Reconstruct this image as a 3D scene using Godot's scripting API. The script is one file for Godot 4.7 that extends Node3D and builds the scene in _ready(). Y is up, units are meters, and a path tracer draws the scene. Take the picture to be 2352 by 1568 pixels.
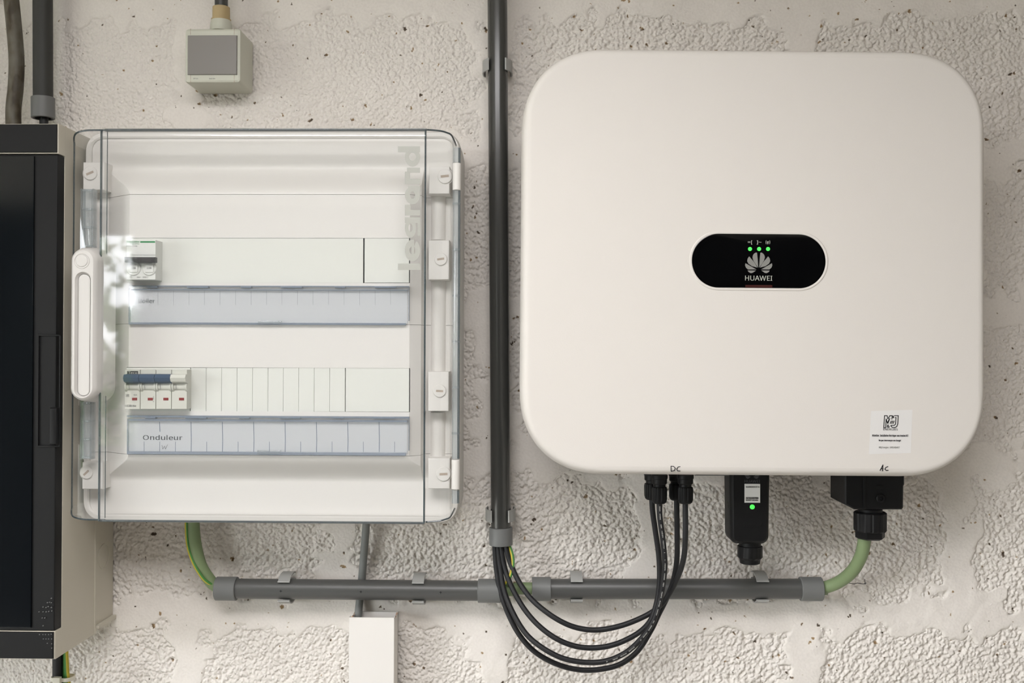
extends Node3D
# Electrical wall in a garage: inverter, distribution enclosure, conduits and cables on a painted block wall.

const F := 2287.0            # focal length in pixels of the 2352 x 1568 frame
const D := 1.24              # camera distance from the wall (wall face is z = 0)
const BX := 0.382            # block pitch
const BY := 0.190
const TW := 2048
const TH := 1528
const STEP := 2              # texels per cell of the block relief

var cam: Camera3D
var M := {}
var font_regular: SystemFont
var font_bold: SystemFont

# ------------------------------------------------------------------ mesh builder
class MB:
	var v := PackedVector3Array()

	func tri(a: Vector3, b: Vector3, c: Vector3) -> void:  # counter-clockwise seen from outside
		v.append(a); v.append(b); v.append(c)

	func quad(a: Vector3, b: Vector3, c: Vector3, d: Vector3) -> void:
		tri(a, b, c)
		tri(a, c, d)

	func loft(rings: Array, closed := true, loop := false) -> MB:
		var n: int = rings[0].size()
		for k in rings.size() - (0 if loop else 1):
			var p: PackedVector3Array = rings[k]
			var q: PackedVector3Array = rings[(k + 1) % rings.size()]
			for i in (n if closed else n - 1):
				var j := (i + 1) % n
				quad(p[i], p[j], q[j], q[i])
		return self

	func cap(ring: PackedVector3Array, up: Vector3) -> MB:
		var x := (ring[1] - ring[0]).normalized()
		x = (x - up * x.dot(up)).normalized()
		var y := up.cross(x)
		var flat := PackedVector2Array()
		for p in ring:
			flat.append(Vector2(p.dot(x), p.dot(y)))
		var idx := Geometry2D.triangulate_polygon(flat)
		for k in range(0, idx.size(), 3):
			var a := ring[idx[k]]
			var b := ring[idx[k + 1]]
			var c := ring[idx[k + 2]]
			if (b - a).cross(c - a).dot(up) < 0.0:
				tri(a, c, b)
			else:
				tri(a, b, c)
		return self

	func box(lo: Vector3, hi: Vector3, b := 0.0) -> MB:
		b = minf(b, 0.45 * minf(hi.x - lo.x, minf(hi.y - lo.y, hi.z - lo.z)))
		var poly := PackedVector2Array([Vector2(lo.x, lo.y), Vector2(hi.x, lo.y), Vector2(hi.x, hi.y), Vector2(lo.x, hi.y)])
		if b <= 0.0:
			return prism(poly, [[0.0, lo.z], [0.0, hi.z]])
		return prism(poly, [[0.0, lo.z], [0.0, hi.z - b], [b * 0.3, hi.z - b * 0.3], [b, hi.z]])

	static func inset(poly: PackedVector2Array, d: float) -> PackedVector2Array:
		if absf(d) < 1e-7:
			return poly
		var out := PackedVector2Array()
		var n := poly.size()
		for i in n:
			var e1 := (poly[i] - poly[(i + n - 1) % n]).normalized()
			var e2 := (poly[(i + 1) % n] - poly[i]).normalized()
			var n1 := Vector2(e1.y, -e1.x)
			var n2 := Vector2(e2.y, -e2.x)
			var m := (n1 + n2) / maxf(0.35, 1.0 + n1.dot(n2))
			out.append(poly[i] - m * d)
		return out

	func prism(poly: PackedVector2Array, steps: Array, back := true, front := true) -> MB:  # poly counter-clockwise; steps: [inset, z]
		var rings := []
		for s in steps:
			var ring := PackedVector3Array()
			for p in MB.inset(poly, s[0]):
				ring.append(Vector3(p.x, p.y, s[1]))
			rings.append(ring)
		loft(rings)
		if back:
			cap(rings[0], Vector3(0, 0, -1))
		if front:
			cap(rings[-1], Vector3(0, 0, 1))
		return self

	func turned(p0: Vector3, axis: Vector3, prof: Array, segs := 32, ribs := 0, depth := 0.0, caps := true) -> MB:  # prof: [along, radius]
		axis = axis.normalized()
		var u := axis.cross(Vector3(0.0, 0.0, 1.0) if absf(axis.z) < 0.9 else Vector3(0.0, 1.0, 0.0)).normalized()
		var w := axis.cross(u)
		var rings := []
		for s in prof:
			var ring := PackedVector3Array()
			for i in segs:
				var a := TAU * i / segs
				var r: float = s[1]
				if ribs > 0 and s.size() > 2:
					r -= depth * (1.0 if fmod(a * ribs / TAU + 0.25, 1.0) < 0.3 else 0.0)
				ring.append(p0 + axis * float(s[0]) + (u * cos(a) + w * sin(a)) * r)
			rings.append(ring)
		loft(rings)
		if caps and prof[0][1] > 1e-6:
			cap(rings[0], -axis)
		if caps and prof[-1][1] > 1e-6:
			cap(rings[-1], axis)
		return self

	func tube(pts: PackedVector3Array, r: float, segs := 14, caps := true) -> MB:
		var rings := []
		var t0 := (pts[1] - pts[0]).normalized()
		var u := t0.cross(Vector3(0, 0, 1) if absf(t0.z) < 0.8 else Vector3(0, 1, 0)).normalized()
		for k in pts.size():
			var t := (pts[mini(k + 1, pts.size() - 1)] - pts[maxi(k - 1, 0)]).normalized()
			u = (u - t * u.dot(t)).normalized()
			var w := t.cross(u)
			var ring := PackedVector3Array()
			for i in segs:
				var a := TAU * i / segs
				ring.append(pts[k] + (u * cos(a) + w * sin(a)) * r)
			rings.append(ring)
		loft(rings)
		if caps:
			cap(rings[0], (pts[0] - pts[1]).normalized())
			cap(rings[-1], (pts[-1] - pts[-2]).normalized())
		return self

	func mesh(crease := 40.0) -> ArrayMesh:
		var n := v.size() / 3
		var fn := PackedVector3Array()
		fn.resize(n)
		var at := {}
		for k in n:
			fn[k] = (v[3 * k + 1] - v[3 * k]).cross(v[3 * k + 2] - v[3 * k])
			for c in 3:
				var key := Vector3i((v[3 * k + c] * 200000.0).round())
				if at.has(key):
					at[key].append(k)
				else:
					at[key] = [k]
		var cc := cos(deg_to_rad(crease))
		var pos := PackedVector3Array()
		var nor := PackedVector3Array()
		for k in n:
			var me := fn[k].normalized()
			if me == Vector3.ZERO:
				continue
			for c in [0, 2, 1]:
				var s := Vector3.ZERO
				for o in at[Vector3i((v[3 * k + c] * 200000.0).round())]:
					if fn[o].normalized().dot(me) >= cc:
						s += fn[o]
				pos.append(v[3 * k + c])
				nor.append(s.normalized() if s != Vector3.ZERO else me)
		var arr := []
		arr.resize(Mesh.ARRAY_MAX)
		arr[Mesh.ARRAY_VERTEX] = pos
		arr[Mesh.ARRAY_NORMAL] = nor
		var m := ArrayMesh.new()
		m.add_surface_from_arrays(Mesh.PRIMITIVE_TRIANGLES, arr)
		return m

# ------------------------------------------------------------------ placing
func W(px: float, py: float, z: float) -> Vector3:  # a measured picture position at a known distance off the wall, in metres
	var d := cam.basis * Vector3((px - 1176.0) / F, -(py - 784.0) / F, -1.0)
	return cam.position + d * ((z - cam.position.z) / d.z)

func L(n: Node3D, px: float, py: float, z: float) -> Vector3:  # the same on the plane z of a thing's own axes
	var inv := n.transform.affine_inverse()
	var o := inv * cam.position
	var d := inv.basis * (cam.basis * Vector3((px - 1176.0) / F, -(py - 784.0) / F, -1.0))
	return o + d * ((z - o.z) / d.z)

func thing(called: String, label: String, category: String, at: Vector3, group := "") -> Node3D:
	var n := Node3D.new()
	n.name = called
	add_child(n, true)
	n.position = at
	tag(n, label, category, group)
	return n

func tag(n: Node3D, label: String, category := "", group := "", kind := "") -> void:
	n.set_meta("label", label)
	if category: n.set_meta("category", category)
	if group: n.set_meta("group", group)
	if kind: n.set_meta("kind", kind)

func part(parent: Node3D, called: String, mb: MB, mat: Material, crease := 40.0, label := "") -> MeshInstance3D:
	var o := MeshInstance3D.new()
	o.name = called
	o.mesh = mb.mesh(crease)
	o.material_override = mat
	if parent == self:
		add_child(o, true)
	else:
		parent.add_child(o, true)
	if label: o.set_meta("label", label)
	return o

func letters(parent: Node3D, s: String, a: Vector3, b: Vector3, mat: Material, bold := false, turn := 0.0, called := "lettering") -> MeshInstance3D:
	# raised print that fills the box between the corners a and b (in the parent's axes), reading along +x, or upwards when turned
	var t := TextMesh.new()
	t.text = s
	t.font = font_bold if bold else font_regular
	t.font_size = 48
	t.pixel_size = 0.01
	t.depth = 0.02
	t.curve_step = 2.0
	t.material = mat
	var bb := t.get_aabb()
	var o := MeshInstance3D.new()
	o.name = called
	o.mesh = t
	var w := absf(b.x - a.x)
	var h := absf(b.y - a.y)
	if turn != 0.0:
		var k := w; w = h; h = k
	var sc := Vector3(w / bb.size.x, h / bb.size.y, 0.0003 / bb.size.z)
	var basis_ := Basis(Vector3(0, 0, 1), turn) * Basis.from_scale(sc)
	var c := (a + b) / 2.0
	c.z = maxf(a.z, b.z)
	o.transform = Transform3D(basis_, c - basis_ * bb.get_center())
	parent.add_child(o, true)
	return o

func ink(polys: Array, width: float, thick := 0.00025) -> MB:  # pen strokes: flat bands along polylines (front faces +z)
	var mb := MB.new()
	for pl in polys:
		for k in pl.size() - 1:
			var a: Vector3 = pl[k]
			var b: Vector3 = pl[k + 1]
			var t := (b - a).normalized()
			var s := Vector3(-t.y, t.x, 0).normalized() * width / 2.0
			a -= t * width * 0.3
			b += t * width * 0.3
			var up := Vector3(0, 0, thick)
			mb.quad(a - s + up, b - s + up, b + s + up, a + s + up)
			mb.quad(a - s, b - s, b - s + up, a - s + up)
			mb.quad(b + s, a + s, a + s + up, b + s + up)
			mb.quad(a + s, a - s, a - s + up, a + s + up)
			mb.quad(b - s, b + s, b + s + up, b - s + up)
	return mb

func rrect(x0: float, y0: float, x1: float, y1: float, r: float, n := 8, power := 2.0) -> PackedVector2Array:
	var out := PackedVector2Array()
	var c := [Vector2(x1 - r, y0 + r), Vector2(x1 - r, y1 - r), Vector2(x0 + r, y1 - r), Vector2(x0 + r, y0 + r)]
	for q in 4:
		for i in n + 1:
			var a := -PI / 2 + PI / 2 * (q + float(i) / n)
			var d := Vector2(cos(a), sin(a))
			d = Vector2(signf(d.x) * pow(absf(d.x), 2.0 / power), signf(d.y) * pow(absf(d.y), 2.0 / power))
			out.append(c[q] + d * r)
	return out

func pbox(n: Node3D, x0: float, y0: float, x1: float, y1: float, z0: float, z1: float, b := 0.0005) -> MB:  # a box whose front shows at those picture edges
	var a := L(n, x0, y1, z1)
	var c := L(n, x1, y0, z1)
	return MB.new().box(Vector3(a.x, a.y, z0), Vector3(c.x, c.y, z1), b)

func prr(n: Node3D, x0: float, y0: float, x1: float, y1: float, z: float, r: float, seg := 8) -> PackedVector2Array:
	var a := L(n, x0, y1, z)
	var c := L(n, x1, y0, z)
	return rrect(a.x, a.y, c.x, c.y, minf(r, 0.499 * minf(c.x - a.x, c.y - a.y)), seg)

func smooth_path(pts: Array, closer := 8) -> PackedVector3Array:
	var out := PackedVector3Array()
	var n := pts.size()
	for k in n - 1:
		var p0: Vector3 = pts[maxi(k - 1, 0)]
		var p1: Vector3 = pts[k]
		var p2: Vector3 = pts[k + 1]
		var p3: Vector3 = pts[mini(k + 2, n - 1)]
		for i in closer:
			var t := float(i) / closer
			out.append(0.5 * ((2.0 * p1) + (p2 - p0) * t + (2.0 * p0 - 5.0 * p1 + 4.0 * p2 - p3) * t * t + (3.0 * p1 - p0 - 3.0 * p2 + p3) * t * t * t))
	out.append(pts[n - 1])
	return out

# ------------------------------------------------------------------ materials
func mat(called: String, c: Color, rough := 0.5, spec := 0.5, metal := 0.0) -> StandardMaterial3D:
	var m := StandardMaterial3D.new()
	m.resource_name = called
	m.albedo_color = c
	m.roughness = rough
	m.metallic_specular = spec
	m.metallic = metal
	M[called] = m
	return m

func rgb(r: float, g: float, b: float, a := 1.0) -> Color:
	return Color(r / 255.0, g / 255.0, b / 255.0, a)

func grain(m: StandardMaterial3D, size: float, height: float, seed_ := 1) -> void:  # fine moulded texture
	var n := FastNoiseLite.new()
	n.seed = seed_
	n.frequency = 0.12
	n.fractal_octaves = 3
	var t := NoiseTexture2D.new()
	t.width = 256
	t.height = 256
	t.seamless = true
	t.noise = n
	m.heightmap_enabled = true
	m.heightmap_texture = t
	m.heightmap_scale = height
	m.uv1_triplanar = true
	m.uv1_scale = Vector3.ONE / size

func make_materials() -> void:
	grain(mat("inverter_white", rgb(219, 214, 208), 0.55, 0.4), 0.06, 0.004, 3)
	mat("display_black", rgb(6, 6, 7), 0.06, 0.5)
	grain(mat("black_plastic", rgb(12, 12, 13), 0.5, 0.32), 0.04, 0.004, 4)
	mat("cable_black", rgb(29, 29, 31), 0.5, 0.38)
	mat("conduit_dark", rgb(56, 56, 54), 0.22, 0.5)
	mat("conduit_dull", rgb(50, 50, 48), 0.55, 0.4)
	mat("conduit_grey", rgb(74, 74, 73), 0.38, 0.5)
	mat("collar_grey", rgb(104, 105, 104), 0.5, 0.45)
	mat("clip_grey", rgb(158, 158, 155), 0.5, 0.45)
	mat("cable_green", rgb(116, 132, 96), 0.5, 0.4)
	mat("cable_grey", rgb(112, 114, 112), 0.5, 0.4)
	mat("wire_yellow", rgb(180, 164, 56), 0.5, 0.4)
	mat("wire_green", rgb(66, 120, 58), 0.5, 0.4)
	mat("enclosure_white", rgb(228, 225, 220), 0.42, 0.45)
	mat("blank_white", rgb(226, 227, 220), 0.45, 0.4)
	mat("handle_white", rgb(210, 207, 203), 0.32, 0.5)
	mat("breaker_white", rgb(224, 225, 220), 0.5, 0.4)
	mat("breaker_grey", rgb(208, 208, 198), 0.5, 0.4)
	mat("lever_blue", rgb(45, 66, 90), 0.45, 0.4)
	mat("lever_black", rgb(40, 36, 36), 0.4, 0.45)
	mat("red_window", rgb(124, 28, 25), 0.3, 0.5)
	mat("ink_green", rgb(20, 120, 62), 0.6, 0.3)
	mat("ink_black", rgb(22, 22, 26), 0.6, 0.3)
	mat("ink_grey", rgb(120, 120, 116), 0.6, 0.3)
	mat("ink_blue", rgb(66, 84, 110), 0.6, 0.3)
	mat("pencil", rgb(150, 152, 156), 0.6, 0.3)
	mat("print_white", rgb(190, 190, 186), 0.5, 0.4)
	mat("print_grey", rgb(172, 172, 165), 0.5, 0.4)
	mat("logo_silver", rgb(176, 178, 168), 0.5, 0.45)
	mat("logo_grey", rgb(128, 127, 123), 0.5, 0.45)
	mat("logo_dim", rgb(70, 70, 72), 0.5, 0.4)
	mat("display_red", rgb(54, 20, 18), 0.3, 0.5)
	mat("paper_blue", rgb(219, 221, 222), 0.7, 0.3)
	mat("paper_white", rgb(222, 222, 219), 0.6, 0.35)
	mat("sticker_pale", rgb(224, 222, 220), 0.5, 0.4)
	mat("slot_brown", rgb(176, 162, 148), 0.7, 0.3)
	mat("switch_beige", rgb(196, 196, 182), 0.4, 0.45)
	mat("rocker_grey", rgb(122, 118, 114), 0.42, 0.45)
	mat("coupling_tan", rgb(170, 150, 112), 0.55, 0.4)
	mat("trunking_white", rgb(238, 234, 229), 0.4, 0.45)
	mat("trunking_cut", rgb(176, 146, 122), 0.8, 0.3)
	grain(mat("cabinet_beige", rgb(190, 184, 170), 0.5, 0.4), 0.05, 0.004, 6)
	grain(mat("cabinet_black", rgb(15, 15, 16), 0.55, 0.34), 0.05, 0.003, 7)
	mat("smoked", rgb(7, 11, 15), 0.1, 0.45)
	mat("tie_white", rgb(226, 222, 208), 0.5, 0.4)
	mat("concrete", rgb(204, 200, 193), 0.85, 0.3)
	mat("room_white", rgb(214, 209, 200), 0.85, 0.3)
	mat("room_dark", rgb(44, 42, 40), 0.8, 0.3)
	mat("gravel", rgb(150, 146, 136), 0.9, 0.3)
	mat("bark", rgb(84, 70, 56), 0.9, 0.3)
	var lf := mat("leaf", rgb(74, 98, 48), 0.6, 0.4)
	lf.backlight_enabled = true
	lf.backlight = rgb(90, 120, 40)
	var hose := mat("hose", Color.WHITE, 0.5, 0.4)
	var hn := FastNoiseLite.new()
	hn.seed = 11
	hn.frequency = 0.02
	hn.fractal_octaves = 4
	var ht := NoiseTexture2D.new()
	ht.width = 256; ht.height = 256; ht.seamless = true; ht.noise = hn
	var hr := Gradient.new()
	hr.offsets = PackedFloat32Array([0.0, 0.38, 0.5, 0.75, 1.0])
	hr.colors = PackedColorArray([rgb(40, 31, 22), rgb(64, 55, 42), rgb(86, 80, 68), rgb(100, 96, 86), rgb(112, 109, 100)])
	ht.color_ramp = hr
	hose.albedo_texture = ht
	hose.uv1_triplanar = true
	hose.uv1_scale = Vector3(9, 4, 9)
	# clear polycarbonate: a smooth sheet, and the deeper colour of its thick edges
	var c := mat("clear", rgb(196, 204, 208, 0.05), 0.03, 0.5)
	c.transparency = BaseMaterial3D.TRANSPARENCY_ALPHA
	var c2 := mat("clear_ribbed", rgb(170, 180, 184, 0.28), 0.06, 0.5)
	c2.transparency = BaseMaterial3D.TRANSPARENCY_ALPHA
	var c3 := mat("clear_edge", rgb(66, 76, 80, 0.86), 0.08, 0.5)
	c3.transparency = BaseMaterial3D.TRANSPARENCY_ALPHA
	var c4 := mat("clear_blue", rgb(214, 218, 224, 0.06), 0.06, 0.5)
	c4.transparency = BaseMaterial3D.TRANSPARENCY_ALPHA
	var c5 := mat("clear_blue_edge", rgb(150, 162, 178, 0.55), 0.1, 0.5)
	c5.transparency = BaseMaterial3D.TRANSPARENCY_ALPHA
	var led := mat("led_green", rgb(70, 255, 90), 0.4, 0.4)
	led.emission_enabled = true
	led.emission = rgb(90, 255, 96)
	led.emission_energy_multiplier = 3.6
	var glow := mat("lamp_glow", rgb(255, 250, 240), 0.5, 0.4)
	glow.emission_enabled = true
	glow.emission = rgb(253, 251, 252)
	glow.emission_energy_multiplier = 12.0

# ------------------------------------------------------------------ setting
func _ready() -> void:
	cam = Camera3D.new()
	cam.name = "camera"
	add_child(cam)
	cam.position = Vector3(0.0, 1.5, D)
	cam.rotation_degrees = Vector3(0.45, 1.2, 0.19)
	cam.fov = rad_to_deg(2.0 * atan(784.0 / F))
	cam.near = 0.05
	cam.current = true

	var env := Environment.new()
	env.background_mode = Environment.BG_SKY
	env.tonemap_mode = Environment.TONE_MAPPER_LINEAR
	env.tonemap_exposure = 0.165
	env.sdfgi_enabled = true
	env.ssao_enabled = true
	env.ssil_enabled = true
	var sky := Sky.new()
	var sm := ProceduralSkyMaterial.new()  # overcast
	sm.sky_top_color = rgb(226, 232, 240)
	sm.sky_horizon_color = rgb(238, 240, 242)
	sm.ground_horizon_color = rgb(150, 148, 142)
	sm.ground_bottom_color = rgb(120, 116, 110)
	sm.sky_energy_multiplier = 7.6
	sm.ground_energy_multiplier = 5.0
	sm.sun_angle_max = 0.0
	sky.sky_material = sm
	env.sky = sky
	var we := WorldEnvironment.new()
	we.name = "environment"
	we.environment = env
	add_child(we)

	font_regular = SystemFont.new()
	font_regular.font_names = PackedStringArray(["Droid Sans"])
	font_bold = SystemFont.new()
	font_bold.font_names = PackedStringArray(["Droid Sans"])
	font_bold.font_weight = 700
	make_materials()
	build_room()
	build_block_wall()
	build_inverter()
	build_enclosure()
	build_breakers()
	build_old_cabinet()
	build_switch()
	build_conduits()
	build_trunking()
	build_cables()

func structure(called: String, mb: MB, m: Material, label: String) -> MeshInstance3D:
	var o := part(self, called, mb, m)
	tag(o, label, "", "", "structure")
	return o

func leaf(mb: MB, rng: RandomNumberGenerator, c: Vector3, k: float) -> void:
	var a := Vector3(rng.randfn(), rng.randfn(), rng.randfn()).normalized()
	var b := a.cross(Vector3(rng.randfn(), rng.randfn(), rng.randfn())).normalized() * 0.05 * k
	a *= 0.09 * k
	mb.quad(c - a, c - b, c + a, c + b)

func build_room() -> void:
	var x0 := -3.0
	var x1 := 2.1
	var z1 := 3.9
	var h := 2.2
	structure("floor", MB.new().box(Vector3(x0 - 0.2, -0.2, -0.3), Vector3(x1 + 0.2, 0, z1 + 0.2)), M.concrete, "grey concrete garage floor in front of the block wall")
	structure("ceiling", MB.new().box(Vector3(x0 - 0.2, h, -0.3), Vector3(x1 + 0.2, h + 0.15, z1 + 0.2)), M.room_white, "pale flat garage ceiling")
	# side wall with the open doorway, opposite wall with a tall narrow window
	var sw := MB.new()
	sw.box(Vector3(x0 - 0.2, 0, -0.3), Vector3(x0, h, 1.5))
	sw.box(Vector3(x0 - 0.2, 2.02, 1.5), Vector3(x0, h, 3.75))
	sw.box(Vector3(x0 - 0.2, 0, 3.75), Vector3(x0, h, z1 + 0.2))
	structure("wall_left", sw, M.room_white, "pale garage side wall with an open doorway, past the black cabinet")
	structure("wall_right", MB.new().box(Vector3(x1, 0, -0.3), Vector3(x1 + 0.2, h, z1 + 0.2)), M.room_white, "pale plain garage side wall past the inverter")
	var fr := MB.new()
	fr.box(Vector3(-1.96, 0, z1), Vector3(x1, h, z1 + 0.2))
	fr.box(Vector3(x0, 0, z1), Vector3(-2.26, h, z1 + 0.2))
	fr.box(Vector3(-2.26, 2.07, z1), Vector3(-1.96, h, z1 + 0.2))
	fr.box(Vector3(-2.26, 0, z1), Vector3(-1.96, 1.0, z1 + 0.2))
	structure("wall_front", fr, M.room_dark, "dark garage wall around the tall narrow window")
	var yard := part(self, "yard_ground", MB.new().box(Vector3(-16, -0.3, -6), Vector3(8, -0.21, 16)), M.gravel)
	tag(yard, "pale gravel yard around the garage", "", "", "structure")
	# planting in the yard, seen mirrored in the clear door
	var rng := RandomNumberGenerator.new()
	rng.seed = 5
	var hd := MB.new()
	for k in 2600:
		leaf(hd, rng, Vector3(rng.randf_range(-12.0, -1.5), rng.randf_range(0.0, 1.95) + 0.25 * rng.randf() * rng.randf(), rng.randf_range(8.7, 9.5)), 1.5)
	var hedge := part(self, "garden_hedge", hd, M.leaf, 5.0)
	tag(hedge, "clipped green hedge at the far side of the yard", "hedge", "", "stuff")
	var tr := thing("garden_tree", "leafy tree standing in the yard outside the doorway", "tree", Vector3(-3.1, -0.02, 8.2))
	part(tr, "trunk", MB.new().tube(smooth_path([Vector3(0, 0, 0), Vector3(0.05, 1.0, 0), Vector3(-0.05, 2.0, 0.1), Vector3(0.1, 3.2, 0)]), 0.09, 10), M.bark)
	var lv := MB.new()
	for k in 900:
		var d := Vector3(rng.randfn(), rng.randfn(), rng.randfn()).normalized()
		leaf(lv, rng, Vector3(0, 3.15, 0) + d * Vector3(0.8, 0.75, 0.8) * pow(rng.randf(), 0.4), 1.0)
	for k in 110:
		var d := Vector3(rng.randfn(), rng.randfn(), rng.randfn()).normalized()
		leaf(lv, rng, Vector3(-0.85, 2.45, 0) + d * Vector3(0.45, 0.45, 0.4) * pow(rng.randf(), 0.4), 0.8)
	var crown := part(tr, "crown", lv, M.leaf, 5.0)
	crown.set_meta("kind", "stuff")
	# ceiling light with a wide diffuser
	var lamp := thing("ceiling_light", "white rectangular diffuser light on the garage ceiling", "light", Vector3(-0.2, 2.12, 1.08))
	part(lamp, "housing", MB.new().box(Vector3(-0.50, 0.0, -0.28), Vector3(0.50, 0.08, 0.28), 0.004), M.room_white)
	part(lamp, "diffuser_lamp", MB.new().box(Vector3(-0.48, -0.012, -0.26), Vector3(0.48, -0.002, 0.26), 0.002), M.lamp_glow)
	var al := AreaLight3D.new()
	al.name = "diffuser_light"
	lamp.add_child(al)
	al.area_size = Vector2(0.96, 0.52)
	al.position = Vector3(0, -0.014, 0)
	al.rotation_degrees = Vector3(-90, 0, 0)
	al.light_color = rgb(253, 251, 252)
	al.light_energy = 10.5
	al.shadow_enabled = true
	al.set("area_range", 8.0)

# ------------------------------------------------------------------ the painted block wall
func noise_bytes(type: int, freq: float, seed_: int, octaves := 1, ret := -1, warp := 0.0) -> PackedByteArray:
	var n := FastNoiseLite.new()
	n.noise_type = type
	n.seed = seed_
	n.frequency = freq
	n.fractal_type = FastNoiseLite.FRACTAL_FBM if octaves > 1 else FastNoiseLite.FRACTAL_NONE
	n.fractal_octaves = octaves
	if ret >= 0:
		n.cellular_return_type = ret
		n.cellular_distance_function = FastNoiseLite.DISTANCE_EUCLIDEAN
	if warp > 0.0:
		n.domain_warp_enabled = true
		n.domain_warp_amplitude = warp
		n.domain_warp_frequency = freq * 0.7
		n.domain_warp_fractal_type = FastNoiseLite.DOMAIN_WARP_FRACTAL_NONE
	return n.get_seamless_image(TW, TH, false, false, 0.06).get_data()

func build_block_wall() -> void:
	var anchor := W(1138, 708, 0.0)  # a joint crossing
	var sx := BX * 4.0 / TW
	var sy := BY * 6.0 / TH
	var peb := noise_bytes(FastNoiseLite.TYPE_CELLULAR, 0.165, 21, 1, FastNoiseLite.RETURN_DISTANCE, 9.0)
	var lump := noise_bytes(FastNoiseLite.TYPE_SIMPLEX, 0.034, 22, 4)
	var soft := noise_bytes(FastNoiseLite.TYPE_SIMPLEX, 0.0055, 23, 4)
	var edge := noise_bytes(FastNoiseLite.TYPE_SIMPLEX, 0.013, 24, 4)
	var fine := noise_bytes(FastNoiseLite.TYPE_SIMPLEX, 0.16, 25, 2)
	var spot := noise_bytes(FastNoiseLite.TYPE_CELLULAR, 0.046, 26, 1, FastNoiseLite.RETURN_DISTANCE, 20.0)
	var spot_kind := noise_bytes(FastNoiseLite.TYPE_SIMPLEX, 0.03, 27, 2)
	# colour: white paint, a little mottled, with unpainted pits in clusters
	var col := PackedByteArray()
	col.resize(TW * TH * 3)
	var bump_rough := PackedByteArray()
	bump_rough.resize(TW * TH)
	var bump_soft := PackedByteArray()
	bump_soft.resize(TW * TH)
	for k in TW * TH:
		var s := soft[k]
		var q := (s - 128) / 28 + (fine[k] - 128) / 30
		var r := 233 + q
		var g := 227 + q
		var b := 220 + q
		var deep := -1 + (edge[k] - 140) / 5 + (s - 116) / 9 - (spot[k] + (lump[k] - 128) / 4 + (fine[k] - 128) / 8)   # pits come in clusters
		if deep > 0:
			var w := mini(deep, 5)
			var pr := 146
			var pg := 122
			var pb := 92
			if spot_kind[k] < 100:
				pr = 78; pg = 67; pb = 56
			elif spot_kind[k] < 134:
				pr = 108; pg = 88; pb = 66
			r += (pr - r) * w / 5
			g += (pg - g) * w / 5
			b += (pb - b) * w / 5
		col[3 * k] = r
		col[3 * k + 1] = g
		col[3 * k + 2] = b
		bump_rough[k] = clampi((peb[k] * 5 + fine[k] * 2 + lump[k]) >> 3, 0, 255)
		bump_soft[k] = clampi((fine[k] + s * 3) >> 2, 0, 255)
	var tex := ImageTexture.create_from_image(Image.create_from_data(TW, TH, false, Image.FORMAT_RGB8, col))
	var mr := mat("block_paint", Color.WHITE, 0.75, 0.35)
	mr.albedo_texture = tex
	mr.heightmap_enabled = true
	mr.heightmap_texture = ImageTexture.create_from_image(Image.create_from_data(TW, TH, false, Image.FORMAT_L8, bump_rough))
	mr.heightmap_scale = -0.30
	var mj := mat("joint_paint", Color.WHITE, 0.7, 0.35)
	mj.albedo_texture = tex
	mj.heightmap_enabled = true
	mj.heightmap_texture = ImageTexture.create_from_image(Image.create_from_data(TW, TH, false, Image.FORMAT_L8, bump_soft))
	mj.heightmap_scale = 0.12
	var wall := Node3D.new()
	wall.name = "wall_back"
	add_child(wall)
	tag(wall, "white painted concrete block wall with rough blocks and smeared joints", "", "", "structure")
	wall.position = Vector3(anchor.x, anchor.y, 0)
	var xb := W(168, 150, 0.0).x - anchor.x   # the wall turns back near the corner past this line
	var rows := 6
	# heights over the whole built part: [x0, x1] x [y0, y1] in texels from the anchor
	var c0 := -3
	var c1 := 3
	var r0 := -5
	var r1 := 3
	var calm := {}   # how rough each block's face is
	for r in range(r0, r1):
		for c in range(c0 - 1, c1 + 1):
			calm[Vector2i(c, r)] = 1.0
	calm[Vector2i(-1, 1)] = 0.45
	calm[Vector2i(-2, 1)] = 0.32
	calm[Vector2i(-1, -3)] = 0.8
	for r in range(r0, r1):
		var off := 0.5 * BX if posmod(r, 2) == 1 else 0.0
		off = 0.0 if posmod(r, 2) == 1 else 0.5 * BX
		for c in range(c0, c1):
			var tx0 := int(round((c * BX + off) / sx))
			var ty0 := int(round(r * BY / sy))
			var tx1 := int(round(((c + 1) * BX + off) / sx))
			var ty1 := int(round((r + 1) * BY / sy))
			var near := tx1 * sx + anchor.x > -0.85 and tx0 * sx + anchor.x < 0.80 and ty1 * sy + anchor.y > 1.02 and ty0 * sy + anchor.y < 1.98
			var step := STEP if near else 12
			var pad := 8
			var nx := (tx1 - tx0 - 2 * pad) / step + 1
			var ny := (ty1 - ty0 - 2 * pad) / step + 1
			var amp: float = calm.get(Vector2i(c, r), 1.0)
			var hs := PackedFloat32Array()
			hs.resize(nx * ny)
			for j in ny:
				var ty := ty0 + pad + j * step
				var row := posmod(-ty, TH) * TW
				for i in nx:
					var tx := tx0 + pad + i * step
					var at := row + posmod(tx, TW)
					var z := -0.0012 + amp * (0.0034 * (0.42 - peb[at] / 255.0) + 0.0028 * (lump[at] / 255.0 - 0.5)) + 0.002 * (soft[at] / 255.0 - 0.5)
					if spot[at] + (lump[at] - 128) / 4 < -1 + (edge[at] - 140) / 5 + (soft[at] - 116) / 9:
						z -= 0.0009
					var x := tx * sx
					if x < xb:
						z -= minf(0.034, (xb - x) * 0.32)
					hs[j * nx + i] = z
			var o := MeshInstance3D.new()
			o.name = "block"
			o.mesh = relief(hs, nx, ny, (tx0 + pad) * sx, (ty0 + pad) * sy, step * sx, step * sy, PackedByteArray())
			o.material_override = mr
			wall.add_child(o, true)
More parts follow.
